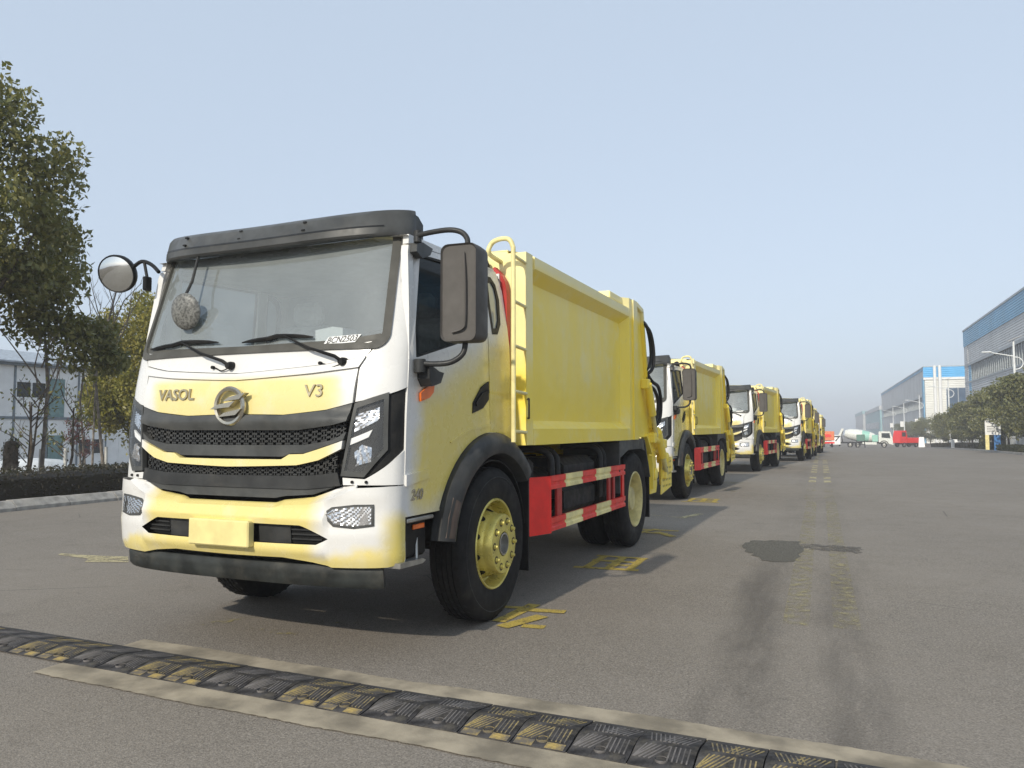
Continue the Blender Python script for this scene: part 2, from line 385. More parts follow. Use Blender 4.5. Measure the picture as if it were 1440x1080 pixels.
def fpatch(g, A, B, n=20, m=4, off=0., thick=.02, sym=False, sgn=1, key=0, also=()):
    """solid panel on the cab's front skin between the curves A and B, lists of (x, z)"""
    def conv(L):
        if sym: L = [(-x, z) for x, z in L[::-1] if x > 1e-6] + list(L)
        L = [(sgn * x, z) for x, z in L]
        T = np.array([(t_of(x, z), z) for x, z in L]); u = np.abs(np.diff(T[:, key])); u = np.concatenate([[0], np.cumsum(u)])
        return T, u / u[-1]
    TA, ua = conv(A); TB, ub = conv(B)
    us = sorted(set(np.round(np.concatenate([np.linspace(0, 1, n + 1), ua, ub] + [conv(q)[1] for q in also]), 4)))
    F, K = [], []
    for j in range(m + 1):
        v = j / m; rf, rk = [], []
        for u in us:
            t = (1 - v) * np.interp(u, ua, TA[:, 0]) + v * np.interp(u, ub, TB[:, 0]); z = (1 - v) * np.interp(u, ua, TA[:, 1]) + v * np.interp(u, ub, TB[:, 1])
            x = x_of(t, z); o = off(abs(x), z) if callable(off) else off
            rf.append(fp(x, z, o)); rk.append(fp(x, z, o - (thick or 0)))
        F.append(rf); K.append(rk)
    if thick is None: return g.grid(F)
    g.grid(F); g.grid(K)
    g.grid([F[0], K[0]]); g.grid([F[-1], K[-1]]); g.grid([[r[0] for r in F], [r[0] for r in K]]); g.grid([[r[-1] for r in F], [r[-1] for r in K]])
    return g
def fring(g, outer, inner, off, thick):
    n = len(outer)
    R4 = [[fp(*p, off) for p in outer], [fp(*p, off) for p in inner], [fp(*p, off - thick) for p in inner], [fp(*p, off - thick) for p in outer]]
    return g.grid([[R4[k % 4][i] for i in range(n)] for k in range(5)], True)
def spoly(g, poly, off, thick, s=1):
    n = len(poly); v = [(s * (Wz(z) + off), y, z) for y, z in poly] + [(s * (Wz(z) + off - thick), y, z) for y, z in poly]
    return g.raw(v, [tuple(range(n)), tuple(range(2 * n - 1, n - 1, -1))] + [(i, (i + 1) % n, n + (i + 1) % n, n + i) for i in range(n)])
def spoly1(g, poly, off, s=1):
    return g.raw([(s * (Wz(z) + off), y, z) for y, z in poly], [tuple(range(len(poly)))])
def sring(g, outer, inner, off, thick, s=1):
    n = len(outer); P = lambda p, o: (s * (Wz(p[1]) + o), p[0], p[1])
    R4 = [[P(p, off) for p in outer], [P(p, off) for p in inner], [P(p, off - thick) for p in inner], [P(p, off - thick) for p in outer]]
    return g.grid([[R4[k % 4][i] for i in range(n)] for k in range(5)], True)
def rrect(x0, x1, z0, z1, r, k=4, sh=0.):
    out = []
    for cx, cz, a in ((x1 - r, z1 - r, 0), (x0 + r, z1 - r, 90), (x0 + r, z0 + r, 180), (x1 - r, z0 + r, 270)):
        for i in range(k + 1):
            t = R(a + 90 * i / k); out.append((cx + r * math.cos(t) + sh * (cz + r * math.sin(t) - z0), cz + r * math.sin(t)))
    return out
def text_mesh(s, size, depth, bold=0., shear=0.):
    c = bpy.data.curves.new('txt', 'FONT'); c.body = s; c.size = size; c.extrude = depth; c.offset = bold; c.shear = shear
    c.align_x = 'CENTER'; c.align_y = 'CENTER'; c.resolution_u = 3
    o = bpy.data.objects.new('txt', c); COL.objects.link(o); bpy.context.view_layer.update()
    me = bpy.data.meshes.new_from_object(o.evaluated_get(bpy.context.evaluated_depsgraph_get()))
    v = [tuple(p.co) for p in me.vertices]; f = [tuple(p.vertices) for p in me.polygons]
    bpy.data.objects.remove(o); bpy.data.curves.remove(c); bpy.data.meshes.remove(me); return v, f
def arch_pts(a0, a1, n, ky=.86, kz=.79, e=0.):
    return [((ky + e) * math.cos(R(a0 + (a1 - a0) * i / n)), .50 + (kz + e) * math.sin(R(a0 + (a1 - a0) * i / n))) for i in range(n + 1)]

def build_truck():
    T = empty('garbage_truck', (0, 0, 0))
    # ---- cab shell: roof, rear wall, floor, side rails
    g = G(); rows = []
    for j in range(9):
        y = -1.10 + 1.42 * j / 8; rw = []
        for i in range(17):
            x = -1.03 + 2.06 * i / 16; a = abs(x) / 1.03
            ed = min(1, (j + .0) / 1.2) if j < 2 else 1; er = max(0, (j - 7)) * .10
            rw.append((x, y, 2.505 + .115 * (1 - a ** 3.2) ** .75 * ed - er * .5))
        rows.append(rw)
    g.grid(rows)
    g.box(-1.02, 1.02, .285, .315, 1.16, 2.52); g.box(-1.04, 1.04, -1.12, .29, 1.14, 1.18)
    for s in (1, -1):
        spoly(g, [(-1.075, 2.455), (-1.06, 2.515), (.17, 2.53), (.17, 2.515), (-.04, 2.505)], 0, .04, s)
        g.ext([(s * .97, -1.02), (s * 1.03, -1.02), (s * 1.03, -.94), (s * .97, -.94)], 2, 1.2, 2.5)
    cab = g.build('cab', 'cab', T, 40)
    # quarter panels behind the doors
    for s in (1, -1):
        g = G(); q = [(-.035, 1.292)] + arch_pts(91, 66, 4, e=.005)[1:] + [(.345, 1.30), (.335, 1.95), (-.035, 1.95)]
        spoly(g, q, 0, .04, s)
        outer = [(-.035, 1.95), (.335, 1.95), (.325, 2.15), (.29, 2.38), (.20, 2.515), (.08, 2.52), (-.035, 2.51), (-.035, 2.25)]
        inner = [(.035, 2.015), (.130, 2.025), (.200, 2.11), (.215, 2.30), (.170, 2.41), (.095, 2.455), (-.005, 2.45), (.0, 2.25)]
        sring(g, outer, inner, 0, .04, s); g.build('quarter_panel', 'cab', T, 35)
        g = G(); k = .80; c = (.10, 2.25); inn = [(c[0] + (y - c[0]) * .62, c[1] + (z - c[1]) * .80) for y, z in inner]
        sring(g, inner, inn, .003, .02, s); qr = g.build('quarter_window_frame', 'black', T, 40)
        g = G(); spoly1(g, inn, -.006, s); g.build('quarter_window', 'qglass', qr, 0)
    # ---- doors
    for s in (1, -1):
        g = G()
        low = [(-1.212, .805), (-.755, .805)] + arch_pts(156.5, 92.6, 10, e=.006) + [(-.046, 1.98), (-1.085, 1.725), (-1.165, 1.725), (-1.19, 1.4)]
        spoly(g, low, 0, .05, s)
        outer = [(-1.165, 1.728), (-1.078, 1.728), (-.6, 1.842), (-.046, 1.982), (-.046, 2.25), (-.046, 2.50), (-.6, 2.475), (-1.075, 2.445), (-1.09, 2.40), (-1.13, 2.05)]
        inner = [(-1.085, 1.75), (-1.06, 1.752), (-.6, 1.868), (-.10, 2.00), (-.10, 2.25), (-.11, 2.455), (-.6, 2.435), (-1.02, 2.41), (-1.035, 2.38), (-1.06, 2.05)]
        sring(g, outer, inner, 0, .05, s)
        # pressed crease above the sill and swage under the handle
        spoly(g, [(-1.205, 1.05), (-.95, 1.075), (-.90, 1.06), (-.93, 1.02), (-1.205, .985)], .012, .014, s)
        spoly(g, [(-.66, 1.235), (-.36, 1.325), (-.05, 1.352), (-.05, 1.335), (-.36, 1.305), (-.64, 1.225)], .006, .008, s)
        door = g.build('door', 'cab', T, 30)
        sring(G(), inner, [(y * .985 - .0085, 2.1 + (z - 2.1) * .96) for y, z in inner], -.004, .02, s).build('window_rubber', 'black', door, 30)
        g = G(); spoly1(g, inner, -.018, s); g.build('side_window', 'sideglass', door, 0)
        g = G(); spoly(g, [(-.335, 1.425), (-.325, 1.50), (-.19, 1.615), (-.075, 1.66), (-.075, 1.53), (-.17, 1.465)], .006, .01, s)
        spoly(g, [(-.30, 1.50), (-.20, 1.57), (-.09, 1.60), (-.09, 1.575), (-.19, 1.545), (-.29, 1.475)], .016, .012, s); g.build('door_handle', 'black', door, 30)
        g = G(); spoly(g, [(-1.052, 1.485), (-1.055, 1.535), (-.98, 1.575), (-.905, 1.594), (-.890, 1.585), (-.90, 1.545), (-.95, 1.51)], .018, .02, s); g.build('side_indicator', 'amber', door, 30)
        v, f = text_mesh('240', .088, .003, .002, .25); g = G()
        g.raw([(s * (Wz(.93) + .003 + p[2]), (-1.075 + p[0]) if s > 0 else (-1.075 - p[0]), .925 + p[1]) for p in v], f); g.build('door_lettering', 'emblem', door, 30)
    # ---- front skin
    g = G(); cr2 = [(0, 1.622), (.55, 1.65), (.85, 1.682)]; cr1 = [(0, 1.662), (.64, 1.70), (.885, 1.745)]
    hb = [(0, 1.412), (.38, 1.405), (.67, 1.432), (.835, 1.472)]
    fpatch(g, cr2[:2] + [(.845, 1.68)], hb, 24, 5, lambda x, z: .012 * math.sin((z - 1.40) / .25 * math.pi) if 1.40 < z < 1.65 else 0, .03, True); hood = g.build('hood_panel', 'cab', T, 30)
    g = G(); fpatch(g, cr1, cr2, 24, 2, lambda x, z: .016, .035, True); g.build('hood_ledge', 'cab', T, 30)
    g = G(); fpatch(g, [(0, 1.80), (.68, 1.81), (.93, 1.84)], [(0, 1.667), (.64, 1.705), (.885, 1.75)], 24, 2, .0, .03, True); cowl = g.build('cowl_panel', 'cab', T, 30)
    for s in (1, -1):
        g = G()
        Lf = [(.848, 1.476), (.856, 1.683), (.888, 1.748), (.92, 1.79), (.955, 1.82), (.985, 1.92), (.965, 2.19), (.945, 2.5)]
        Rt = [(1.099, 1.568), (1.10, 1.70), (1.10, 1.76), (1.10, 1.80), (1.096, 1.835), (1.088, 1.92), (1.061, 2.19), (1.03, 2.5)]
        fpatch(g, Lf, Rt, 14, 7, 0, .03, False, s, 1); pil = g.build('corner_panel', 'cab', T, 35)
        g = G(); ib = rrect(-.018, .018, 2.20, 2.40, .016, 3)
        g.grid([[fp(s * (1.020 + x - (z - 2.2) * .10), z, o) for x, z in ib] for o in (-.003, .006)], True); g.raw([fp(s * (1.020 + x - (z - 2.2) * .10), z, .006) for x, z in ib], [tuple(range(len(ib)))]); g.build('pillar_vent', 'dark', pil, 30)
        g = G(); fpatch(g, [(.795, 1.038), (.925, 1.03), (1.075, 1.15), (1.10, 1.20)], [(.80, .996), (.92, .996), (1.07, .996), (1.10, .996)], 12, 3, -.004, .03, False, s); lw = g.build('lamp_skirt_panel', 'cab', T, 35)
        for xh in (.855, .935):
            c = fp(s * xh, 1.014, .002); G().lathe([(.0001, -.004), (.009, -.004), (.009, .004)], c, 1, 10).build('bolt_hole', 'black', lw)
    # windscreen
    def wrect(e):
        o = []
        for x, z in rrect(-.985 - e, .985 + e, 1.772 - e, 2.56, .10 + e, 6):
            zz = z + .035 * (abs(x) / .98) ** 2 * max(0, 1 - (z - 1.8) / .3); sh = (1 - .045 * max(0, (z - 1.9)) / .65); o.append((x * sh, zz))
        return o
    def dens(L):
        o = []
        for i, p in enumerate(L):
            q = L[(i + 1) % len(L)]; k = max(1, int(math.hypot(p[0] - q[0], p[1] - q[1]) / .09))
            o += [(p[0] + (q[0] - p[0]) * j / k, p[1] + (q[1] - p[1]) * j / k) for j in range(k)]
        return o
    wi = dens(wrect(-.028)); wo_ = [(x + (.045 if x > 0 else -.045) * min(1, abs(x) / .9) ** 3, z - (.045 if z < 2.0 else 0) * max(0, 1 - (z - 1.8) / .15 if z > 1.8 else 1)) for x, z in wi]
    g = G(); fring(g, wo_, wi, .012, .03); ws = g.build('windshield_seal', 'seal', T, 40)
    g = G(); fpatch(g, [(0, 2.54), (.935, 2.54)], [(0, 1.80), (.70, 1.815), (.965, 1.85)], 28, 8, -.006, None, True); wg = g.build('windshield', 'ws', T, 60)
    g = G(); fpatch(g, [(0, 1.838), (.70, 1.85), (.945, 1.885)], [(0, 1.795), (.70, 1.81), (.965, 1.85)], 20, 1, .001, .004, True); g.build('windshield_band', 'seal', wg, 60)
    g = G(); g.grid([[fp(.60 + .205 * u + .03 * w_, 1.822 + .048 * w_ + .012 * u, .0045) for u in np.linspace(0, 1, 6)] for w_ in (0, 1)]); g.build('paper_sticker', 'white', wg, 0)
    v, f = text_mesh('BCN2503', .052, .0004, .001, .35); g = G(); g.raw([fp(.716 + p[0] * .92, 1.852 + p[1] + p[0] * .06, .0055 + p[2]) for p in v], f); g.build('sticker_lettering', 'trim', wg, 0)
    # lettering and emblem on the hood
    for s_, cx, cz, sz in (('VASOL', -.495, 1.537, .098), ('V3', .59, 1.542, .105)):
        v, f = text_mesh(s_, sz, .006, .0015 if s_ == 'VASOL' else 0.)
        g = G(); g.raw([fp(cx + p[0] * 1.12, cz + p[1] + (.0 if s_ == 'VASOL' else .02 * p[0]), .016 + p[2]) for p in v], f); g.build('hood_lettering', 'letter', hood, 30)
    em = (0.0, -1.428, 1.46)
    g = G(); pr = [(.118, .0), (.122, -.018), (.112, -.030), (.096, -.026), (.090, -.010), (.092, 0)]
    g.lathe([(r, a) for r, a in pr], (0, em[1] - .012, em[2]), 1, 40); eb = g.build('emblem_ring', 'emblem', hood, 50)
    for k, (xa, xb, zc) in enumerate(((-.035, .140, .048), (-.135, .062, .0), (-.072, .112, -.048))):
        g = G(); th = .019
        g.ext([(xa, em[2] + zc - th), (xb - .045, em[2] + zc - th + .012), (xb, em[2] + zc + th + .012), (xa + .05, em[2] + zc + th - .012)], 1, em[1] - .052, em[1] - .012); g.build('emblem_bar', 'emblem', hood, 30)
    # ---- grille
    i1t = [(0, 1.312), (.49, 1.312), (.73, 1.342), (.815, 1.365)]; i1b = [(0, 1.222), (.55, 1.226), (.73, 1.255), (.81, 1.30)]
    mb = [(0, 1.156), (.40, 1.156), (.46, 1.175), (.55, 1.178), (.795, 1.258)]
    yt = [(0, 1.138), (.40, 1.140), (.455, 1.170), (.55, 1.173), (.795, 1.252)]; yb = [(0, 1.092), (.51, 1.108), (.65, 1.138), (.79, 1.205)]
    i2b = [(0, 1.04), (.56, 1.046), (.765, 1.068)]; bb = [(0, .968), (.56, .968), (.785, .992)]
    gl = [(0, .912), (.35, .912), (.42, .925), (.61, .938), (.79, 1.0)]
    g = G(); fpatch(g, [(0, 1.43), (.82, 1.48)], [(0, .90), (.77, .96)], 24, 6, -.055, .02, True); gr = g.build('grille_backing', 'black', T, 40)
    g = G(); fpatch(g, [(x, z - .004) for x, z in hb], i1t, 24, 4, lambda x, z: .010 + .022 * max(0, math.sin((1.42 - z) / .10 * math.pi)), .05, True); g.build('grille_bar', 'gun', gr, 30)
    g = G(); fpatch(g, i1b, mb, 24, 4, lambda x, z: .012, .05, True); g.build('grille_bar', 'gun', gr, 30)
    g = G(); fpatch(g, yt, yb, 28, 3, .022, .05, True); g.build('grille_trim_strip', 'cab', gr, 30)
    g = G(); fpatch(g, i2b, bb, 24, 3, .004, .05, True); g.build('grille_bar', 'dark', gr, 30)
    g = G(); fpatch(g, bb, gl, 24, 3, -.006, .04, True); g.build('grille_lower_lip', 'gun', gr, 30)
    # honeycomb inserts: staggered slots made of small bars
    for nm, A, Bc, rws in (('upper', i1t, i1b, 6), ('lower', yb, i2b, 5)):
        g = G(); xs_ = [p[0] for p in A]; xe = min(A[-1][0], Bc[-1][0]) - .01
        fz = lambda x, L: float(np.interp(abs(x), [p[0] for p in L], [p[1] for p in L]))
        def bar(x0, z0, x1, z1, w_=.0032):
            p = [fp(x0, z0 - w_, -.012), fp(x1, z1 - w_, -.012), fp(x1, z1 + w_, -.012), fp(x0, z0 + w_, -.012)]
            q = [fp(x0, z0 - w_, -.035), fp(x1, z1 - w_, -.035), fp(x1, z1 + w_, -.035), fp(x0, z0 + w_, -.035)]
            g.raw(p + q, [(0, 1, 2, 3), (0, 1, 5, 4), (2, 3, 7, 6)])
        nx = 52
        for r_ in range(rws + 1):
            for i in range(nx):
                x0 = -xe + 2 * xe * i / nx; x1 = -xe + 2 * xe * (i + 1) / nx
                zz = lambda x: fz(x, A) + (fz(x, Bc) - fz(x, A)) * r_ / rws
                dz = .005 if (i + r_) % 2 else -.005
                bar(x0, zz(x0) + dz, x1, zz(x1) + dz)
                if r_ < rws:
                    xm = x0 + (0 if r_ % 2 else (x1 - x0) * .5); za = fz(xm, A) + (fz(xm, Bc) - fz(xm, A)) * r_ / rws; zb_ = fz(xm, A) + (fz(xm, Bc) - fz(xm, A)) * (r_ + 1) / rws
                    p = [fp(xm - .004, za, -.012), fp(xm + .004, za, -.012), fp(xm + .004, zb_, -.012), fp(xm - .004, zb_, -.012)]; q = [(a[0], a[1] + .02, a[2]) for a in p]
                    g.raw(p + q, [(0, 1, 2, 3), (0, 3, 7, 4), (1, 2, 6, 5)])
        o = g.build('grille_mesh', 'dark', gr, 0); o['kind'] = 'stuff'
    # ---- headlights
    for s in (1, -1):
        g = G(); top = [(.848, 1.468), (1.098, 1.560)]; bot = [(.787, 1.045), (.922, 1.036), (1.078, 1.158), (1.10, 1.21)]
        fpatch(g, top, bot, 16, 8, lambda x, z: -.012, .03, False, s); hl = g.build('headlight', 'black', T, 40)
        # raised bezel
        A_ = [(.848, 1.468), (1.03, 1.533), (1.04, 1.20), (.922, 1.042), (.787, 1.048)]; B_ = [(.864, 1.440), (1.008, 1.492), (1.018, 1.205), (.910, 1.072), (.808, 1.078)]
        g = G(); fring(g, [(s * x, z) for x, z in dens(A_)], [(s * (b[0]), b[1]) for b in [(lambda p: p)(q) for q in resamp(dens(A_), A_, B_)]], .008, .03); g.build('lamp_bezel', 'gun', hl, 40)
        g = G(); fpatch(g, [(.857, 1.402), (.988, 1.446)], [(.853, 1.300), (.988, 1.372)], 10, 10, lambda x, z: -.006 + .004 * math.sin(x * 500) * math.sin(z * 420), .006, False, s); g.build('lamp_reflector', 'chrome', hl, 20)
        g = G(); fpatch(g, [(.822, 1.258), (.958, 1.315)], [(.822, 1.222), (.938, 1.272)], 6, 2, .0, .012, False, s); g.build('daytime_light', 'white', hl, 30)
        g = G(); fpatch(g, [(.862, 1.185), (.90, 1.228), (.955, 1.212)], [(.866, 1.102), (.91, 1.118), (.958, 1.13)], 8, 8, lambda x, z: -.004 + .007 * math.sin(x * 160 + z * 60), .008, False, s); g.build('lamp_reflector', 'chrome', hl, 15)
        c = fp(s * .938, 1.158, -.004); g = G(); g.lathe([(.0001, -.02), (.016, -.016), (.026, -.006), (.030, .004), (.036, .004), (.038, .012)], c, 1, 20); g.build('projector_lens', 'lens', hl, 40)
        g = G(); fpatch(g, [(.858, 1.450), (1.012, 1.504)], [(.802, 1.070), (.912, 1.064), (1.018, 1.190)], 12, 6, .006, None, False, s); g.build('lamp_cover', 'lens', hl, 60)
    # ---- bumper
    bt = [(0, .862), (.37, .858), (.42, .875), (.61, .885), (.75, .92), (.89, .982), (1.05, .990), (1.10, .990)]
    bl = [(0, .565), (.42, .57), (.61, .55), (.74, .525), (1.04, .53), (1.10, .545)]
    up = [(0, .766), (.555, .764), (.575, .758), (.73, .690), (1.10, .690)]; dn = [(0, .652), (.655, .655), (.70, .675), (.73, .690), (1.10, .690)]
    def boff(x, z):
        o = .030
        if x < .72:
            o += .018 * max(0, 1 - abs(z - .80) / .06) + .010 * max(0, 1 - abs(z - .625) / .05) - .02 * max(0, (.60 - z) / .05)
        else:
            o *= min(1, max(0, (1.10 - x) / .08)) ** .7 * .97 + .03
            k = max(0, min(1, (x - .62) / .12)) * max(0, min(1, (1.06 - x) / .06)); o -= .010 * k * (1 if .73 < z < .90 else 0) ; o -= .015 * max(0, (.575 - z) / .05)
        return o
    g = G(); fpatch(g, bt, up, 40, 8, boff, None, True, also=(dn, bl)); fpatch(g, dn, bl, 40, 6, boff, None, True, also=(bt, up))
    for s in (1, -1):
        g.grid([[(s * x, y, z) for x, y, z in row] for row in [[(1.101, -1.212, .992), (1.101, -1.212, .69), (1.101, -1.212, .545)], [(1.099, -1.195, .992), (1.099, -1.195, .69), (1.099, -1.195, .56)]]])
    fpatch(g, [(0, .884), (.35, .884), (.41, .902), (.61, .922), (.78, .982), (.885, 1.0)], [(0, .862), (.37, .858), (.42, .875), (.61, .885), (.75, .92), (.89, .982)], 36, 3, lambda x, z: .030 - .055 * min(1, max(0, (z - np.interp(x, [0, .37, .42, .61, .75, .89], [.862, .858, .875, .885, .92, .982])) / .035)), .02, True)
    bp = g.build('bumper', 'cab', T, 32, dbl=True)
    for s in (1, -1):
        g = G(); fpatch(g, [(.688, .832), (.75, .872), (.88, .888), (.985, .89)], [(.688, .826), (.76, .762), (.88, .752), (.988, .768)], 12, 4, .026, .02, False, s); fl = g.build('fog_light', 'gun', bp, 30)
        g = G(); fpatch(g, [(.715, .830), (.76, .860), (.88, .875), (.972, .877)], [(.715, .826), (.768, .776), (.88, .766), (.974, .780)], 26, 10, lambda x, z: .029 + .004 * math.sin(x * 380) * math.sin(z * 260 + x * 60), .006, False, s); g.build('fog_reflector', 'chrome', bp, 10)
        g = G(); fpatch(g, [(.70, .831), (.755, .866), (.88, .882), (.98, .884)], [(.70, .826), (.764, .768), (.88, .758), (.982, .773)], 12, 3, .036, None, False, s); g.build('fog_lens', 'lens', bp, 50)
        g = G(); fpatch(g, [(.255, .766), (.558, .764), (.58, .756), (.722, .697)], [(.255, .65), (.60, .653), (.655, .656), (.722, .685)], 10, 3, -.012, .02, False, s); it = g.build('air_intake', 'black', bp, 30)
        g = G(); fpatch(g, [(.25, .765), (.475, .765)], [(.25, .652), (.475, .652)], 4, 2, .004, .012, False, s); g.build('intake_cover', 'dark', bp, 30)
        for zc in (.735, .708, .680):
            g = G(); xe = .57 + (.766 - zc) * 1.6 if zc > .69 else .68
            fpatch(g, [(.482, zc + .004), (xe, zc + .004)], [(.482, zc - .004), (xe, zc - .004)], 5, 1, .006, .016, False, s); g.build('intake_slat', 'dark', bp, 30)
    G().box(-.235, .235, -1.535, -1.478, .622, .778, .008).build('plate_holder', pm('plate_cream', (.72, .62, .27), .42, var=.05), bp)
    g = G(); fpatch(g, [(0, .528), (.95, .528), (1.02, .526)], [(0, .405), (.95, .400), (1.02, .402)], 30, 5, lambda x, z: -.008 - .02 * max(0, abs(z - .465) / .065 - .8) / .2, .10, True); g.build('underrun_bar', 'underrun', T, 40)
    G().box(-.85, .85, -1.20, -.55, .48, 1.12, .03).build('light_leak_block', 'black', T)  # added unseen black box, keeps sun from leaking through below the bumper
    for s in (1, -1):
        G().box(s * .8 - .05, s * .8 + .05, -1.30, -.9, .50, .57).build('underrun_bracket', 'steel', T)
    # ---- sun visor
    g = G(); rows = []
    prof = [(2.470, .04), (2.466, .118), (2.478, .130), (2.522, .126), (2.528, .118), (2.606, .088), (2.638, .045), (2.648, -.03), (2.63, -.14)]
    for z, o in prof:
        rows.append([(lambda p: (p[0] * .98, p[1], z + .042 * min(1, abs(p[0])) ** 2))(fp(x_of(t, 2.5), 2.5, o * (1 - .95 * (abs(t) / 1.5) ** 2.2))) for t in np.linspace(-1.5, 1.5, 45)])
    g.grid(rows); vz = g.build('sun_visor', 'gun', T, 35)
    for x in (-.62, -.12, .38):
        for z, o in ((2.606, .094), (2.552, .112)):
            c = fp(x, 2.5, o * .95); z += .042 * x * x; G().box(c[0] - .011, c[0] + .011, c[1] - .004, c[1] + .02, z - .005, z + .005).build('visor_screw', 'black', vz)
    g = G(); g.grid([[(p[0] * .98, p[1], z + .042 * min(1, abs(p[0])) ** 2) for p in [fp(x_of(t, 2.5), 2.5, o * (1 - .95 * (abs(t) / 1.5) ** 2.2) + .004) for t in np.linspace(-1.0, 1.0, 30)]] for z, o in ((2.5300, .1225), (2.5235, .1285))]); g.build('visor_seam', 'black', vz, 0)
    for s in (1, -1):
        g = G(); g.ext([(-1.0, 2.50), (-.86, 2.51), (-.86, 2.62), (-.92, 2.66), (-.98, 2.665)], 0, s * .97, s * 1.012); g.build('visor_end', 'gun', vz, 30)
    # ---- wipers
    for px, tx, bx0, bx1 in ((-.06, -.52, -.87, -.20), (.755, .33, .00, .53)):
        g = G(); z0 = 1.715
        arm = [fp(px, z0, .03), fp(px - .04, z0 + .03, .05), fp((px + tx) / 2, (z0 + 1.885) / 2, .05), fp(tx, 1.888, .035)]
        g.tube(arm, [.012, .012, .009, .006], 6); G_ = g.build('wiper_arm', 'black', T, 50)
        g = G(); n = 8
        pts = [fp(bx0 + (bx1 - bx0) * i / n, 1.873 + .016 * math.sin(math.pi * i / n) + (-.012 if i < 4 else 0), .016) for i in range(n + 1)]
        g.tube(pts, [.004] + [.009 + .006 * math.sin(math.pi * i / n) for i in range(1, n)] + [.004], 6); g.build('wiper_blade', 'black', G_, 50)
        c = fp(px, z0, .0); G().lathe([(.0001, -.045), (.018, -.045), (.026, -.02), (.026, .01)], c, 1, 14).build('wiper_pivot', 'black', G_, 40)
        g = G(); g.tube(smoothpath([fp(px, z0 - .01, .02), fp(px - .07, z0 - .03, .012), fp(px - .12, z0 - .012, .010), fp(px - .15, z0 - .005, .010)], 4), .004, 5); g.tube([fp(px - .15, z0 - .005, .002), fp(px - .15, z0 - .005, .02)], .011, 8); g.build('washer_pipe', 'black', G_, 50)
    # ---- mirrors
    g = G(); rr = rrect(1.275, 1.505, 1.830, 2.415, .045, 4); rows = []
    for y, k in ((-1.0, .86), (-1.085, .93), (-1.10, .985), (-1.085, 1.0), (-1.0, 1.0), (-.935, .97), (-.925, .94)):
        rows.append([(1.39 + (x - 1.39) * k, y + .06 * (x - 1.39) + (.0 if y > -1.05 else .0), 2.13 + (z - 2.13) * (1 - (1 - k) * .6)) for x, z in rr])
    k0 = len(g.v); g.grid(rows[1:], True); n = len(rr)
    fc = [(x, y - .012, z) for x, y, z in rows[1]]
    g.raw(rows[1] , [tuple(range(n))]); g.raw(rows[-1], [tuple(range(n))])
    mir = g.build('side_mirror', 'mirror_back', T, 45, dbl=True)
    g = G(); g.raw([(1.39 + (x - 1.39) * .9, -.9235 + .06 * (x - 1.39), 2.13 + (z - 2.13) * .94) for x, z in rr], [tuple(range(n))]); g.build('mirror_glass', 'mirrorglass', mir, 0)
    g = G(); g.tube(smoothpath([(1.425, -1.098, 2.36), (1.437, -1.098, 2.2), (1.437, -1.098, 1.96), (1.42, -1.098, 1.905), (1.35, -1.098, 1.885)], 4), .007, 6); g.build('mirror_rib', 'mirror_back', mir, 60)
    g = G(); g.tube(smoothpath([(1.07, -1.04, 2.475), (1.10, -1.06, 2.50), (1.28, -1.05, 2.515), (1.37, -1.03, 2.50), (1.41, -1.02, 2.455), (1.41, -1.02, 2.40)], 5), .017, 8); g.tube([(1.085, -1.05, 2.46), (1.085, -1.05, 2.53)], .026, 10); g.build('mirror_arm', 'dark', mir, 50)
    g = G(); g.tube(smoothpath([(1.15, -1.10, 1.71), (1.22, -1.08, 1.705), (1.32, -1.05, 1.715), (1.385, -1.02, 1.77), (1.395, -1.01, 1.86)], 5), .017, 8); g.tube([(1.135, -1.10, 1.655), (1.135, -1.10, 1.735)], .036, 12); g.build('mirror_arm', 'dark', mir, 50)
    g = G(); spoly(g, [(-1.075, 1.71), (-1.07, 1.62), (-1.03, 1.575), (-.93, 1.60), (-.89, 1.665), (-.95, 1.67)], .085, .085); g.build('mirror_bracket', 'dark', mir, 30)
    g = G(); spoly(g, [(-1.07, 2.40), (-1.05, 2.46), (-.98, 2.475), (-.86, 2.46), (-.90, 2.41), (-1.0, 2.37)], .05, .05); g.build('mirror_bracket', 'gun', mir, 30)
    # round mirror on the far side and its arm
    c = Vector((-1.40, -1.14, 2.455)); nrm = Vector((.22, -.93, -.30)).normalized(); q = nrm.to_track_quat('Z', 'Y').to_matrix()
    def rl(prof, n=28, sx=1.0): 
        g = G(); g.grid([[tuple(c + q @ Vector((r * math.cos(t) * sx, r * math.sin(t), a))) for t in [2 * math.pi * i / n for i in range(n)]] for r, a in prof], True); return g
    rm = rl([(.125, .012), (.135, .016), (.140, .0), (.135, -.03), (.10, -.06), (.04, -.075), (.001, -.078)], sx=1.08).build('round_mirror', 'black', T, 50)
    rl([(.127, .012), (.10, .022), (.06, .030), (.02, .034), (.0005, .0345)], sx=1.08).build('mirror_glass', 'mirrorglass', rm, 60)
    g = G(); g.tube(smoothpath([(-1.27, -1.12, 2.49), (-1.18, -1.12, 2.53), (-1.08, -1.12, 2.50), (-.97, -1.15, 2.43)], 5), .014, 7); g.tube([(-1.15, -1.12, 2.525), (-1.05, -1.16, 2.32)], .011, 7); g.build('mirror_arm', 'black', rm, 50)
    G().box(-1.075, -1.04, -1.20, -1.14, 2.30, 2.40, .008).build('arm_bracket', 'black', rm)
    # front blind spot mirror hanging before the windscreen
    c = Vector(fp(-.49, 2.09, .085)); q = Vector((.1, -1, -.15)).normalized().to_track_quat('Z', 'Y').to_matrix()
    fm = rl([(.0005, .026), (.05, .022), (.09, .014), (.118, .004), (.122, -.006), (.115, -.016), (.0005, -.02)], sx=.93).build('blind_spot_mirror', pm('blind_mirror_face', (.13, .13, .12), .45, var=.3, scale=60), T, 50)
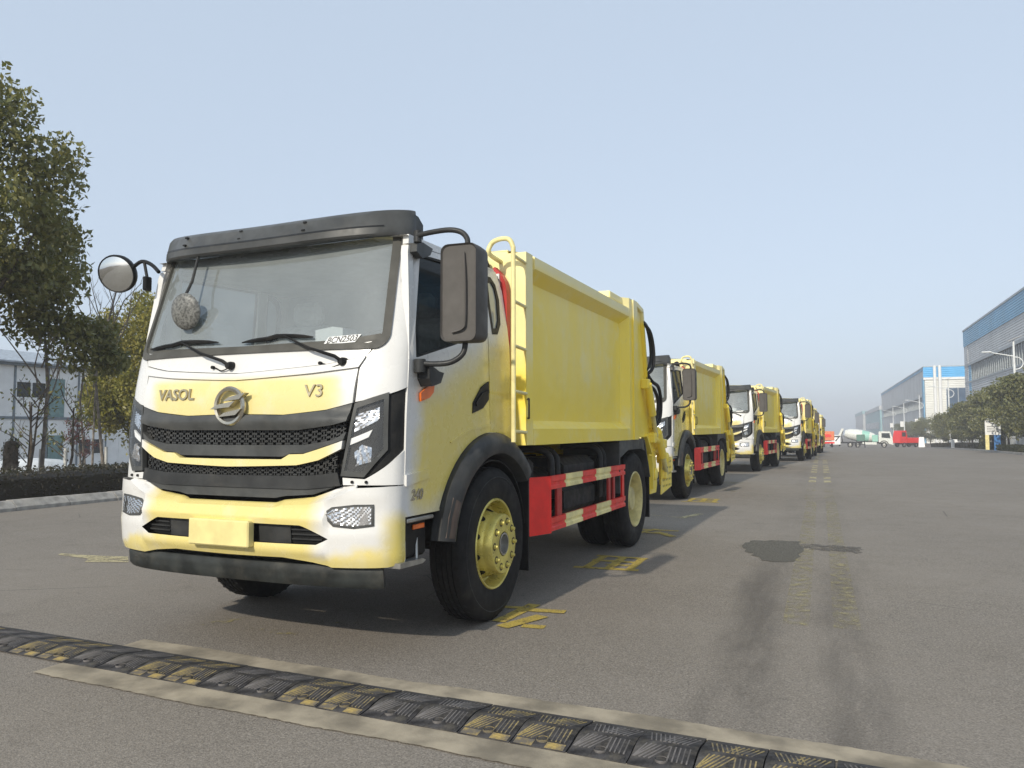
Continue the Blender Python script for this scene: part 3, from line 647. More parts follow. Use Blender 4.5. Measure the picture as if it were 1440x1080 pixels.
    g = G(); g.tube([tuple(c + Vector((0, 0, .11))), fp(-.49, 2.30, .09), fp(-.49, 2.50, .09)], .010, 7); g.build('mirror_stalk', 'dark', fm, 50)
    # ---- interior
    G().box(-1.0, 1.0, -1.20, -.82, 1.42, 1.74, .04).build('dashboard', 'trim', T); G().box(-1.01, 1.01, .255, .283, 1.2, 2.5).build('rear_trim', 'lining', T); G().box(-1.0, 1.0, -.95, .25, 2.46, 2.495).build('headliner', 'lining', T)
    for x in (-.52, .52):
        g = G(); g.box(x - .27, x + .27, -.62, -.12, 1.35, 1.55, .05); g.box(x - .27, x + .27, -.16, .02, 1.50, 2.14, .05); g.box(x - .14, x + .14, -.12, .0, 2.15, 2.34, .04); g.build('seat', 'seat', T)
    g = G(); tw = [(.52 + .21 * math.cos(t), -.72 + .10 * math.sin(t), 1.80 + .185 * math.sin(t)) for t in [2 * math.pi * i / 24 for i in range(25)]]
    g.tube(tw, .016, 8, False); g.tube([(.34, -.72, 1.80), (.70, -.72, 1.80)], .014, 6); g.tube([(.52, -.72, 1.80), (.52, -.95, 1.66)], .03, 8); g.build('steering_wheel', 'black', T, 60)
    g = G(); g.ext([(.39, 1.742), (.60, 1.742), (.595, 1.95), (.52, 1.962), (.385, 1.945)], 1, -1.13, -.98); g.build('white_box', 'white', T, 30)
    # ---- front wheel arches, wheels
    for s in (1, -1):
        g = G(); pr = [(1.0, 1.07), (1.0, 1.135), (.955, 1.168), (.86, 1.178), (.815, 1.165), (.80, 1.12), (.80, .74)]; rows = []
        for a in np.linspace(171, 42, 26):
            f = 1. if a > 90 else 1 - (90 - a) * .0009
            rows.append([(s * x, .86 * k * f * math.cos(R(a)), .50 + .79 * k * f * math.sin(R(a))) for k, x in pr])
        g.grid(rows)
        for r_ in (rows[0], rows[-1]): g.raw(r_[:6], [(0, 1, 2, 3, 4, 5)])
        ar = g.build('wheel_arch', 'dark', T, 40)
        g = G(); g.grid([[(s * x, .86 * k * math.cos(R(a)), .50 + .79 * k * math.sin(R(a))) for k, x in ((.995, 1.079), (.965, 1.1635), (.905, 1.1765), (.865, 1.1795))] for a in (169.5, 160, 150)]); g.build('arch_scuff_strip', pm('arch_brown', (.105, .078, .064), .6), ar, 0) if s > 0 else None
        g = G(); g.box(min(s * .72, s * 1.13), max(s * .72, s * 1.13), .60, .625, .20, 1.08, .004); g.build('mud_flap', 'black', T)
        g = G(); g.lathe([(.605, .0), (.605, .36), (.595, .36), (.595, .0)], (min(s * .74, s * 1.10), 0, .49), 0, 30, a0=R(8), a1=R(172)); g.build('arch_liner', 'black', T, 40)
    def tyre(prof_w, R0=.545):
        x0, x1 = prof_w; o = [(.312, x1 - .018), (.335, x1 - .004), (.42, x1 + .006), (.485, x1), (.520, x1 - .014), (.538, x1 - .034)]
        xs = np.linspace(x1 - .04, x0 + .04, 6); tr = []
        for i in range(5):
            a, b = xs[i], xs[i + 1]; tr += [(R0, a - .005), (R0, b + .005)]
            if i < 4: tr += [(R0 - .013, b + .003), (R0 - .013, b - .003)]
        return o + tr + [(r, x0 + (x1 - x)) for r, x in o[::-1]]
    for s in (1, -1):
        g = G(); g.lathe(tyre((.86, 1.13)), (0, 0, .495), 0, 56); g.v = [(s * x, y, z) for x, y, z in g.v]; ty = g.build('front_tyre', 'rubber', T, 40)
        g = G(); nb = 44
        for k in range(nb):
            for xx in np.linspace(.905, 1.085, 5):
                t = 2 * math.pi * (k + (.5 if int(xx * 100) % 2 else 0)) / nb; t2 = t + .05
                cy, cz = .5458 * math.cos(t), .5458 * math.sin(t); dy, dz = .5458 * math.cos(t2), .5458 * math.sin(t2)
                g.raw([(s * (xx - .014), cy, .495 + cz), (s * (xx + .006), cy, .495 + cz), (s * (xx + .014), dy, .495 + dz), (s * (xx - .006), dy, .495 + dz)], [(0, 1, 2, 3)])
        o = g.build('tread_sipes', 'black', ty, 0); o['kind'] = 'stuff'
        g = G(); g.lathe([(.470, 1.1330), (.474, 1.1350), (.478, 1.1320)], (0, 0, .495), 0, 56); g.v = [(s * x, y, z) for x, y, z in g.v]; g.build('tyre_rib', 'chassis', ty, 60)
        g = G(); g.lathe([(.318, 1.10), (.324, 1.118), (.318, 1.127), (.306, 1.124), (.298, 1.10), (.292, 1.05), (.286, 1.015), (.272, 1.002), (.258, 1.010), (.216, 1.120), (.213, 1.130), (.213, 1.178), (.205, 1.190), (.088, 1.190), (.082, 1.180), (.078, 1.13), (.0005, 1.125)], (0, 0, .495), 0, 48)
        g.v = [(s * x, y, z) for x, y, z in g.v]; rim = g.build('front_rim', 'rim', T, 35)
        for k in range(10):
            t = 2 * math.pi * (k + .5) / 10; r_ = .240; g = G(); nn = 12; vs = []
            for i in range(nn):
                a = 2 * math.pi * i / nn; rr_ = r_ + .0165 * math.sin(a); tt = t + .030 * math.cos(a) / r_
                vs.append((s * (1.010 + (.258 - rr_) * 2.62 + .004), rr_ * math.cos(tt), .495 + rr_ * math.sin(tt)))
            g.raw(vs, [tuple(range(nn))]); g.build('hand_hole', 'black', rim, 0)
            t = 2 * math.pi * k / 10; g = G(); g.lathe([(.0001, 1.1908), (.028, 1.1908)], (0, .162 * math.cos(t), .495 + .162 * math.sin(t)), 0, 14); g.v = [(s * x, y, z) for x, y, z in g.v]; g.build('lug_recess', 'lugdark', rim, 0)
            g = G(); g.lathe([(.0001, 1.216), (.011, 1.216), (.014, 1.206), (.016, 1.192), (.018, 1.1912)], (0, .162 * math.cos(t), .495 + .162 * math.sin(t)), 0, 6); g.v = [(s * x, y, z) for x, y, z in g.v]; g.build('lug_nut', 'rim', rim, 30)
        g = G(); g.lathe([(.080, 1.1910), (.068, 1.1930), (.066, 1.14), (.0005, 1.14)], (0, 0, .495), 0, 24); g.v = [(s * x, y, z) for x, y, z in g.v]; g.build('hub_centre', 'steel', rim, 30)
        RY = 3.82
        for (a, b) in ((.90, 1.165), (.575, .84)):
            g = G(); g.lathe(tyre((a, b)), (0, RY, .495), 0, 56); g.v = [(s * x, y, z) for x, y, z in g.v]; g.build('rear_tyre', 'rubber', T, 40)
        g = G(); g.lathe([(.318, 1.14), (.324, 1.155), (.318, 1.163), (.306, 1.160), (.298, 1.13), (.290, 1.06), (.278, 1.00), (.255, .975), (.20, .965), (.165, .985), (.15, .985), (.148, 1.02), (.14, 1.10), (.125, 1.12), (.0005, 1.125)], (0, RY, .495), 0, 48)
        g.v = [(s * x, y, z) for x, y, z in g.v]; g.build('rear_rim', 'rimpale', T, 35)
    g = G(); g.tube([(-.9, 0, .49), (.9, 0, .49)], .07, 10); g.build('front_axle', 'black', T, 50)
    g = G(); g.tube([(-.9, 3.82, .49), (.9, 3.82, .49)], .09, 10); g.lathe([(.0005, -.2), (.18, -.12), (.22, 0), (.18, .12), (.0005, .2)], (0, 3.82, .49), 1, 20); g.build('rear_axle', 'black', T, 50)
    # ---- steps below the door
    for s in (1, -1):
        X = lambda a, b: (min(s * a, s * b), max(s * a, s * b))
        G().box(*X(.78, 1.06), -1.19, -.88, .545, .80, .02).build('step_box', 'black', T)
        G().box(*X(.80, 1.10), -1.17, -.86, .765, .79, .006).build('door_sill_step', 'steel', T)
        g = G(); g.ext([(-1.27, .52), (-1.02, .515), (-.98, .53), (-1.02, .545), (-1.27, .55)], 0, *X(.80, 1.115)); g.build('step_plate', 'steel', T, 30)
        G().box(*X(1.06, 1.075), -1.06, -.93, .715, .745, .004).build('reflector', 'amber', T)
        for yy in (-1.16, -1.02): G().tube([(s * 1.07, yy, .54), (s * 1.05, yy + .03, .66)], .011, 6).build('step_stay', 'steel', T)
    # ---- chassis
    for s in (1, -1):
        G().box(s * .40 - .04, s * .40 + .04, -1.1, 5.2, .72, .98, .01).build('chassis_rail', 'chassis', T)
    G().box(-.95, .95, .35, .52, .80, 1.14, .03).build('rear_cab_mount', 'black', T)
    g = G(); ch = [(.62, .50), (.98, .50), (1.06, .58), (1.06, .74), (.98, .80), (1.06, .86), (1.06, .98), (.98, 1.05), (.62, 1.05)]
    g.ext([(x, z) for x, z in ch], 1, 1.62, 2.55); g.build('fuel_tank', 'chassis', T, 30)
    g = G(); g.lathe([(.0005, 0), (.24, 0), (.26, .02), (.26, .50), (.24, .52), (.0005, .52)], (.80, .98, .72), 1, 24); g.build('air_tank', 'black', T, 40)
    g = G(); g.box(.62, 1.04, .66, .96, .62, 1.06, .03); g.build('battery_box', 'chassis', T)
    g = G(); g.lathe([(.0005, 0), (.10, .0), (.11, .02), (.11, .28), (.0005, .30)], (.93, .40, .86), 1, 16); g.build('blue_filter', pm('blue_filter', (.10, .17, .24), .5), T, 40)
    for y0 in (1.20, 1.34, 2.62, 2.74):
        g = G(); g.tube(smoothpath([(.70, y0 - .1, 1.13), (.98, y0 - .04, 1.14), (1.08, y0, 1.08), (1.10, y0, .95), (1.10, y0, .62)], 5), .03, 8); g.build('bent_pipe', 'chassis', T, 50)
    g = G(); g.ext([(.62, .48), (1.04, .48), (1.08, .55), (1.08, .95), (1.02, 1.02), (.62, 1.02)], 1, -0.2 + 2.85, 2.95); g.build('tool_box', 'black', T, 30)
    # ---- side guard
    for s in (1, -1):
        X = lambda a, b: (min(s * a, s * b), max(s * a, s * b))
        g = G(); P4 = [(s * 1.105, .625), (s * 1.206, .915), (s * 1.18, .925), (s * 1.08, .64)]; g.ext(P4, 2, .458, .925); sg = g.build('side_guard', 'red', T, 30)
        for z0, z1 in ((.815, .925), (.470, .580)):
            g = G(); z_ = [z0, z0 + .03, z0 + .04, z0 + .055, z0 + .065, z1]; x_ = [1.203, 1.203, 1.190, 1.190, 1.203, 1.203]
            g.ext([(x * s, z) for x, z in zip(x_, z_)] + [(1.17 * s, z1), (1.17 * s, z0)], 1, .90, 3.22); g.build('guard_bar', 'red', sg, 20)
            for ya, yb_ in ((1.28, 1.74), (2.16, 2.66)):
                g = G(); g.ext([((x + .003) * s, z) for x, z in zip(x_, z_)] + [(1.19 * s, z1 + .002), (1.19 * s, z0 - .002)][:2], 1, ya, yb_); g.build('guard_stripe', 'stripe', sg, 20)
        for ya, yb_ in ((1.10, 1.22), (2.62, 2.70), (2.80, 2.86), (3.14, 3.22)):
            G().box(*X(1.165, 1.19), ya, yb_, .575, .82, .004).build('guard_upright', 'reddark' if ya < 3 else 'red', sg)
        G().box(*X(.6, 1.18), 1.14, 1.18, .66, .72).build('guard_bracket', 'black', sg)
    # ---- compactor body
    for s in (1, -1):
        X = lambda a, b: (min(s * a, s * b), max(s * a, s * b))
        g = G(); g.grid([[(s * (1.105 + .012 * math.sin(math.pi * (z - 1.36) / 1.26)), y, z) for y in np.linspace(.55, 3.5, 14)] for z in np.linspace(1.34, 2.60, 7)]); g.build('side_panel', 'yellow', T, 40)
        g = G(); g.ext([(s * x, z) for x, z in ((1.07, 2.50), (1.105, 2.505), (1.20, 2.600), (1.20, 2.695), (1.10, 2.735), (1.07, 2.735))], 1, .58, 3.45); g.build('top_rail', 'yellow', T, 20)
        g = G(); g.ext([(s * x, y) for x, y in ((1.20, .40), (1.20, .535), (1.112, .665), (1.03, .665), (1.03, .40))], 2, 1.192, 2.70); g.build('front_post', 'yellow', T, 20)
        g = G(); g.ext([(s * x, z) for x, z in ((1.203, 1.19), (1.203, 1.318), (1.105, 1.385), (1.03, 1.385), (1.03, 1.19))], 1, .535, 3.47); g.build('bottom_sill', 'yellow', T, 20)
        g = G(); g.ext([(s * x, y) for x, y in ((1.03, 3.36), (1.112, 3.36), (1.20, 3.47), (1.20, 3.60), (1.215, 3.60), (1.215, 3.78), (1.03, 3.78))], 2, 1.192, 2.815); g.build('rear_post', 'yellow', T, 20)
        # rear mudguard
        g = G(); fo = [(3.02, .62), (3.02, 1.165), (3.06, 1.20), (4.10, 1.20), (4.16, 1.17), (4.42, .72)]; fi = [(3.05, .62), (3.05, 1.155), (3.08, 1.175), (4.09, 1.175), (4.135, 1.15), (4.395, .72)]
        for i in range(5):
            g.ext([fo[i], fo[i + 1], fi[i + 1], fi[i]], 0, *X(.55, 1.195))
        g.ext([(3.05, 1.0), (3.05, 1.175), (4.1, 1.175), (4.15, 1.05), (4.0, 1.08), (3.4, 1.08)], 0, *X(1.17, 1.192)); g.build('rear_mudguard', 'fender', T, 20)
        G().box(*X(.60, 1.17), 4.44, 4.46, .22, .74, .003).build('mud_flap', 'black', T)
        # tailgate side
        poly = [(3.785, 2.80), (4.10, 2.755), (4.30, 1.90), (4.50, 1.36), (4.78, 1.12), (4.86, .60), (4.80, .50), (4.48, .50), (4.45, 1.0), (4.22, 1.215), (3.785, 1.215)]
        g = G(); g.ext(poly, 0, *X(1.13, 1.175)); tg = g.build('tailgate_side', 'yellow', T, 20)
        for a, b, wd in (((3.80, 2.79), (4.09, 2.745), .05), ((4.07, 2.74), (4.30, 1.84), .06), ((4.28, 1.88), (4.49, 1.34), .06), ((4.49, 1.34), (4.77, 1.10), .06), ((4.22, 1.24), (4.46, 1.02), .05), ((4.48, .98), (4.52, .56), .05)):
            d = Vector((b[0] - a[0], b[1] - a[1])).normalized(); n_ = Vector((-d.y, d.x)) * wd / 2
            G().ext([(a[0] + n_.x, a[1] + n_.y), (b[0] + n_.x, b[1] + n_.y), (b[0] - n_.x, b[1] - n_.y), (a[0] - n_.x, a[1] - n_.y)], 0, *X(1.16, 1.212)).build('tailgate_rib', 'yellow', tg, 20)
        g = G(); g.ext([(4.95, .46), (5.58, .53), (5.58, .93), (5.02, .93)], 0, *X(1.195, 1.21)); pf = g.build('perforated_plate', 'yellow', T, 20)
        g = G()
        for i in range(6):
            for j in range(5): g.lathe([(.0001, .0), (.016, .0)], (s * 1.2125, 5.05 + i * .095, .56 + j * .078), 0, 8)
        o = g.build('plate_perforations', 'chassis', pf, 0); o['kind'] = 'stuff'
    g = G(); P = []
    for y, zt in ((.402, 2.715), (.60, 2.735), (3.50, 2.735), (3.78, 2.735)): P.append([(x, y, zt + .05 * (1 - (x / 1.1) ** 2)) for x in np.linspace(-1.09, 1.09, 9)])
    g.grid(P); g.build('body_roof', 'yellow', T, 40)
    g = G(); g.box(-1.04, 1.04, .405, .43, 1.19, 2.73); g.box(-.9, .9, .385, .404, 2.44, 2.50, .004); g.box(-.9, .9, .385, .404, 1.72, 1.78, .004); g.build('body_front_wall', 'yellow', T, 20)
    g = G(); g.box(-1.14, 1.14, 2.90, 3.48, 2.735, 2.815, .01); g.build('roof_block', 'yellow', T)
    g = G(); g.tube(smoothpath([(.95, 1.55, 2.74), (.95, 1.56, 2.82), (.95, 1.62, 2.82), (.95, 1.63, 2.74)], 4), .012, 6); g.build('lifting_eye', 'yellow', T, 50)
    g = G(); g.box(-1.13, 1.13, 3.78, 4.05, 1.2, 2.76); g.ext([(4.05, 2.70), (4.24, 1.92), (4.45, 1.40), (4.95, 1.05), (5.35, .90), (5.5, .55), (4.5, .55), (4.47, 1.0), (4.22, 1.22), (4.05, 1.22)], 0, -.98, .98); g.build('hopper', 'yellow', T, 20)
    for s in (1, -1):
        for a, b, r1 in (((1.25, 4.12, 1.86), (1.25, 4.52, 1.22), .045), ((1.25, 4.62, 1.28), (1.25, 5.08, .72), .05), ((1.235, 4.42, 1.20), (1.235, 5.0, 1.12), .04)):
            mid = [a[i] * .42 + b[i] * .58 for i in range(3)]
            g = G(); g.tube([(s * a[0], a[1], a[2]), (s * mid[0], mid[1], mid[2])], r1, 12); cy = g.build('hydraulic_cylinder', 'yellow', T, 50)
            g = G(); g.tube([(s * mid[0], mid[1], mid[2]), (s * b[0], b[1], b[2])], r1 * .6, 10); g.build('piston_rod', 'rimpale', cy, 50)
            for e in (a, b): G().box(s * 1.22 - .05, s * 1.22 + .05, e[1] - .06, e[1] + .06, e[2] - .06, e[2] + .06, .012).build('cylinder_lug', 'yellow', cy)
    for s in (1, -1):
        for a, b, r1 in (((1.10, 4.55, 1.40), (1.10, 5.30, .95), .032), ((1.16, 4.62, 1.05), (1.16, 5.42, .98), .030), ((1.05, 4.75, 1.55), (1.05, 5.20, .62), .028), ((1.18, 4.95, 1.15), (1.18, 5.50, .70), .026), ((1.12, 5.36, .56), (1.12, 5.30, 1.22), .03)):
            g = G(); g.tube([(s * a[0], a[1], a[2]), (s * b[0], b[1], b[2])], r1, 9); g.build('bucket_link', 'yellow', T, 50)
        for yy, zz, rr_ in ((4.60, 1.40, .075), (5.02, 1.10, .085), (5.36, .92, .075), (4.66, .74, .08)):
            g = G(); g.lathe([(.0005, -.07), (rr_, -.07), (rr_, .07), (rr_ * .6, .085), (.0005, .085)], (s * 1.14, yy, zz), 0, 14); g.build('pivot_boss', 'yellow', T, 40)
    for pts in ([(1.20, 4.10, 2.62), (1.22, 4.24, 2.56), (1.23, 4.36, 2.36), (1.23, 4.36, 2.16), (1.20, 4.24, 2.04)], [(1.21, 4.10, 2.60), (1.25, 4.28, 2.50), (1.26, 4.40, 2.28), (1.25, 4.38, 2.08), (1.21, 4.26, 1.99)],
                [(1.20, 4.26, 1.96), (1.22, 4.30, 1.86), (1.24, 4.50, 1.80), (1.25, 4.64, 1.66), (1.24, 4.60, 1.46), (1.22, 4.46, 1.36)], [(1.21, 4.27, 1.98), (1.25, 4.34, 1.90), (1.28, 4.54, 1.84), (1.28, 4.68, 1.66), (1.27, 4.64, 1.44), (1.23, 4.48, 1.32)]):
        g = G(); g.tube(smoothpath(pts, 6), .022, 7); g.build('hydraulic_hose', 'hose', T, 60)
    for x in (-.6, -.2, .2, .6):
        G().box(x - .06, x + .06, 5.30, 5.42, .62, 1.06, .02).build('lift_hook', 'yellow', T)
    # ladder between cab and body
    ld = empty('ladder', (0, 0, 0)); bpy.data.objects.remove(ld)
    g = G(); g.tube(smoothpath([(1.20, .15, 1.22), (1.20, .15, 2.0), (1.20, .15, 2.60), (1.195, .15, 2.69), (1.16, .15, 2.745), (1.08, .16, 2.755), (1.01, .17, 2.73), (.985, .18, 2.66), (.98, .40, 2.64)], 6), .019, 8); ld = g.build('ladder_rail', 'stripe', T, 60)
    for z in (1.30, 1.60, 1.94, 2.275, 2.62):
        g = G(); g.tube([(1.20, .15, z), (1.19, .42, z - .01)], .014, 7); g.build('ladder_rung', 'stripe', ld, 60)
    g = G(); g.tube(smoothpath([(1.21, .40, 1.40), (1.245, .34, 1.40), (1.25, .33, 1.42), (1.25, .33, 1.52), (1.245, .34, 1.545), (1.21, .40, 1.545)], 4), .008, 6); g.build('grab_handle', 'black', T, 60)
    g = G(); g.tube(smoothpath([(1.0, .36, 1.72), (1.03, .36, 1.95), (1.04, .35, 2.25), (1.03, .34, 2.45), (.95, .33, 2.56)], 5), [.045] * 21, 4); g.build('red_intake_frame', 'reddark', T, 20)
    g = G(); g.box(.62, .90, .36, .395, 1.2, 2.3, .01); g.tube([(.86, .35, 2.30), (.86, .35, 2.60), (.86, .30, 2.64)], .05, 10); g.build('air_intake_stack', 'black', T, 40)
    return T
def resamp(D, A, B):
    out = []
    for p in D:
        best = None
        for i in range(len(A)):
            a, b = A[i], A[(i + 1) % len(A)]; dx, dz = b[0] - a[0], b[1] - a[1]; t = max(0, min(1, ((p[0] - a[0]) * dx + (p[1] - a[1]) * dz) / (dx * dx + dz * dz)))
            e = math.hypot(a[0] + dx * t - p[0], a[1] + dz * t - p[1])
            if best is None or e < best[0]: best = (e, i, t)
        _, i, t = best; c, d = B[i], B[(i + 1) % len(B)]; out.append((c[0] + (d[0] - c[0]) * t, c[1] + (d[1] - c[1]) * t))
    return out

truck = build_truck()
TR = [((-3.319, 5.185), 1.8, 'nearest white and yellow garbage truck leading the parked row'),
      ((-3.569, 15.40), 2.6, 'second garbage truck in the row, right behind the leading truck'),
      ((-2.95, 26.1), 4.6, 'third garbage truck in the row, its whole windshield in view'),
      ((-1.85, 36.6), 3.2, 'fourth garbage truck in the row, partly hidden by the third'),
      ((-1.57, 47.0), 1.7, 'fifth garbage truck in the row, second from the far end'),
      ((-1.18, 60.4), 1.7, 'farthest garbage truck at the end of the parked row')]
for i, ((x, y), a, lab) in enumerate(TR):
    o = truck if i == 0 else copy_tree(truck)
    z0, z1 = gz(y), gz(y + 3.82)
    o.location = (x, y, z0 + .052); o.rotation_euler = (math.atan2(z1 - z0, 3.82), 0, -R(a))
    tag(o, lab, 'garbage truck', 'garbage trucks parked in a row')

# ------------------------------------------------------------------ painted marks and patches on the road
KG = 1.0385
def flat(name, poly, m, dz, parent=road, jitter=0., kind=None):
    poly = [(x * KG, y * KG) for x, y in poly]
    if jitter:
        rnd = random.Random(hash(name) % 1000 + len(poly)); q = []
        for i, p in enumerate(poly):
            r_ = poly[(i + 1) % len(poly)]
            for k in range(6):
                t = k / 6; q.append((p[0] + (r_[0] - p[0]) * t + rnd.uniform(-1, 1) * jitter, p[1] + (r_[1] - p[1]) * t + rnd.uniform(-1, 1) * jitter * 1.5))
        poly = q
    g = G(); n = len(poly); g.raw([(x, y, gz(y) + dz) for x, y in poly], [tuple(range(n))])
    o = g.build(name, m, parent, 0)
    if o.data.polygons[0].normal.z < 0: o.data.flip_normals()
    return o
def stroke(a, b, w_, m='paintline', dz=.004):
    d = Vector((b[0] - a[0], b[1] - a[1])).normalized(); n_ = Vector((-d.y, d.x)) * w_ / 2
    return flat('painted_stroke', [(a[0] + n_.x, a[1] + n_.y), (b[0] + n_.x, b[1] + n_.y), (b[0] - n_.x, b[1] - n_.y), (a[0] - n_.x, a[1] - n_.y)], m, dz)
# worn characters beside the trucks
for k, (a, b, w_) in enumerate([((-2.24, 5.35), (-2.09, 5.37), .07), ((-2.03, 5.51), (-2.08, 4.92), .10), ((-2.00, 5.325), (-1.74, 5.36), .10), ((-1.85, 5.18), (-2.00, 4.79), .11), ((-1.89, 4.885), (-1.735, 4.90), .09),
            ((-3.86, 4.09), (-3.78, 4.40), .11), ((-3.62, 4.10), (-3.15, 4.15), .08), ((-3.30, 4.42), (-2.95, 4.50), .08)]):
    stroke(a, b, w_, 'paintline' if k < 5 else 'paintfaint', .004 + .0012 * (k % 4))
def glyph(cx, cy, sx, sy, rows, m):
    for k, (x0, y0, x1, y1, w_) in enumerate(rows): stroke((cx + x0 * sx, cy + y0 * sy), (cx + x1 * sx, cy + y1 * sy), w_, m, .004 + .0012 * (k % 5))
ga = [(-.5, -.45, .5, -.40, .09), (-.4, .1, .4, .12, .09), (-.45, .45, .42, .42, .08), (-.3, -.45, -.3, .45, .08), (.05, -.4, .02, .45, .09), (.36, -.4, .33, .42, .08), (-.1, -.15, .4, -.12, .07)]
gb = [(-.5, .35, .45, .38, .09), (-.1, .5, -.45, -.4, .09), (.0, .1, .5, -.42, .10), (-.2, -.1, .3, -.08, .08)]
glyph(-1.92, 7.48, .62, .78, ga, 'paintline'); glyph(-1.98, 9.80, .55, .70, gb, 'paintline')
glyph(-2.05, 14.45, .66, .75, ga, 'paintline'); glyph(-1.98, 17.0, .60, .75, gb, 'paintfaint'); glyph(-2.0, 19.4, .62, .8, ga, 'paintfaint')
stroke((-2.45, 11.76), (-1.95, 11.57), .035, 'paintcream'); stroke((-1.95, 11.50), (-1.76, 12.18), .12, 'paintcream')
flat('painted_arrow', [(-7.56, 5.90), (-6.98, 5.94), (-6.72, 6.01), (-6.43, 5.76), (-6.84, 5.60), (-6.98, 5.76), (-7.50, 5.82)], 'paintcream', .004)
flat('asphalt_patch', [(-.88, 9.05), (-.77, 9.52), (-.50, 9.63), (-.28, 9.62), (-.20, 9.20), (-.26, 8.40), (-.34, 8.15), (-.56, 8.12), (-.74, 8.6)], 'patch', .004, jitter=.035)
flat('asphalt_patch', [(-.24, 9.45), (.05, 9.50), (.38, 9.46), (.34, 8.97), (.05, 9.02), (-.18, 9.08)], 'patchsoft', .005, jitter=.055)
# double dashed centre line
y = 15.2; k = 0
while y < 62:
    ln = .75 if y > 17 else 1.3
    for x in (-.235, .115):
        if x > 0 and y > 38: continue
        m = 'paintfaint' if y < 19 else ('paintcream' if k % 5 else 'paintfaint')
        xx = x + .0 * y; flat('centre_line_dash', [(xx - .085, y), (xx + .085, y), (xx + .085, y + ln), (xx - .085, y + ln)], m, .004)
    y += ln + .75; k += 1
for x in (-.19, .13): flat('centre_line_remnant', [(x - .085, 5.6), (x + .085, 5.6), (x + .085, 15.0), (x - .085, 15.0)], worn_paint('old_line_paint', (.40, .35, .19), lo=.42, hi=.74), .004 if x < 0 else .0042)

# ------------------------------------------------------------------ speed bump and the cement strips beside it
SLOPE = -.037; BA = math.atan(SLOPE)
def bump_y(x): return 3.145 + SLOPE * (x + 4.0)
def strip_sheet(name, x0, x1, ya, yb, dz, jit):
    rnd = random.Random(3 if ya > 0.2 else 5); xs = np.linspace(x0, x1, 260)
    w1 = [jit * (math.sin(x * 2.1 + ya * 9) + .6 * math.sin(x * 7.3 + 1) + .5 * rnd.uniform(-1, 1)) for x in xs]
    P = [[(x, bump_y(x) + ya + j_ * (ya < 0), dz), (x, bump_y(x) + yb + j_ * (ya > 0), dz)] for x, j_ in zip(xs, w1)]
    P = [[(x * KG, y * KG, z) for x, y, z in r_] for r_ in P]
    o = G().grid(P).build(name, 'screed', None, 0)
    if o.data.polygons[0].normal.z < 0: o.data.flip_normals()
    o['kind'] = 'structure'
strip_sheet('cement_strip', -3.96, 3.2, .365, .53, .006, .010)
strip_sheet('cement_strip', -3.98, 3.2, -.185, .01, .006, .008)
sb = empty('speed_bump', (-1.0 * KG, bump_y(-1.0) * KG, 0)); sb.scale = (KG, KG, .64); tag(sb, 'rubber speed bump of black and worn yellow modules across the road', 'speed bump')
ML = .2495; mods = {}
def mod_mesh(yel):
    L = ML - .006; D = .372; prof = [(0, .004), (0, .012), (.055, .020), (.14, .046), (.185, .052), (.235, .046), (.32, .020), (D, .010), (D, .004)]
    zf = lambda v: float(np.interp(v, [p[0] for p in prof[1:-1]], [p[1] for p in prof[1:-1]]))
    g = G(); g.ext(prof, 0, 0, L); body = g
    rg = G()
    for side in (0, 1):
        for k in range(6):
            u = .020 + k * .019 if side == 0 else L - .018 - k * .019
            sl = .0 if side else .055
            a = (u + sl * .2 + .01, .165); b = (max(.008, u - sl + (.01 if side == 0 else .012)), .062)
            a2 = (u + .004, .325); b2 = (u + (.03 if side == 0 else -.03), .205)
            for p, q in ((a, b), (a2, b2)):
                if not (.006 < p[0] < L - .006 and .006 < q[0] < L - .006): continue
                d = Vector((q[0] - p[0], q[1] - p[1])).normalized(); n_ = Vector((-d.y, d.x)) * .0030
                vs = []
                for h in (-.002, .0042):
                    for e, sg in ((p, 1), (q, 1), (q, -1), (p, -1)): vs.append((e[0] + n_.x * sg, e[1] + n_.y * sg, zf(e[1]) + h))
                rg.raw(vs, [(4, 5, 6, 7), (0, 1, 5, 4), (2, 3, 7, 6), (1, 2, 6, 5), (0, 3, 7, 4)])
    pl = []
    for u0, u1 in ((.012, L * .5 - .028), (L * .5 + .028, L - .012)):
        q = G(); q.raw([(u0, .004, .013), (u1, .004, .013), (u1, .048, .0235), (u0, .048, .0235), (u0, .004, .008), (u1, .004, .008), (u1, .05, .012), (u0, .05, .012)], [(0, 1, 2, 3), (0, 1, 5, 4), (1, 2, 6, 5), (0, 3, 7, 4), (2, 3, 7, 6)]); pl.append(q)
    bt_ = G(); bt_.lathe([(.026, .034), (.026, .014), (.014, .014), (.012, .021), (.0004, .022)], (L * .5, .062, 0), 2, 12)
    return body, rg, pl, bt_
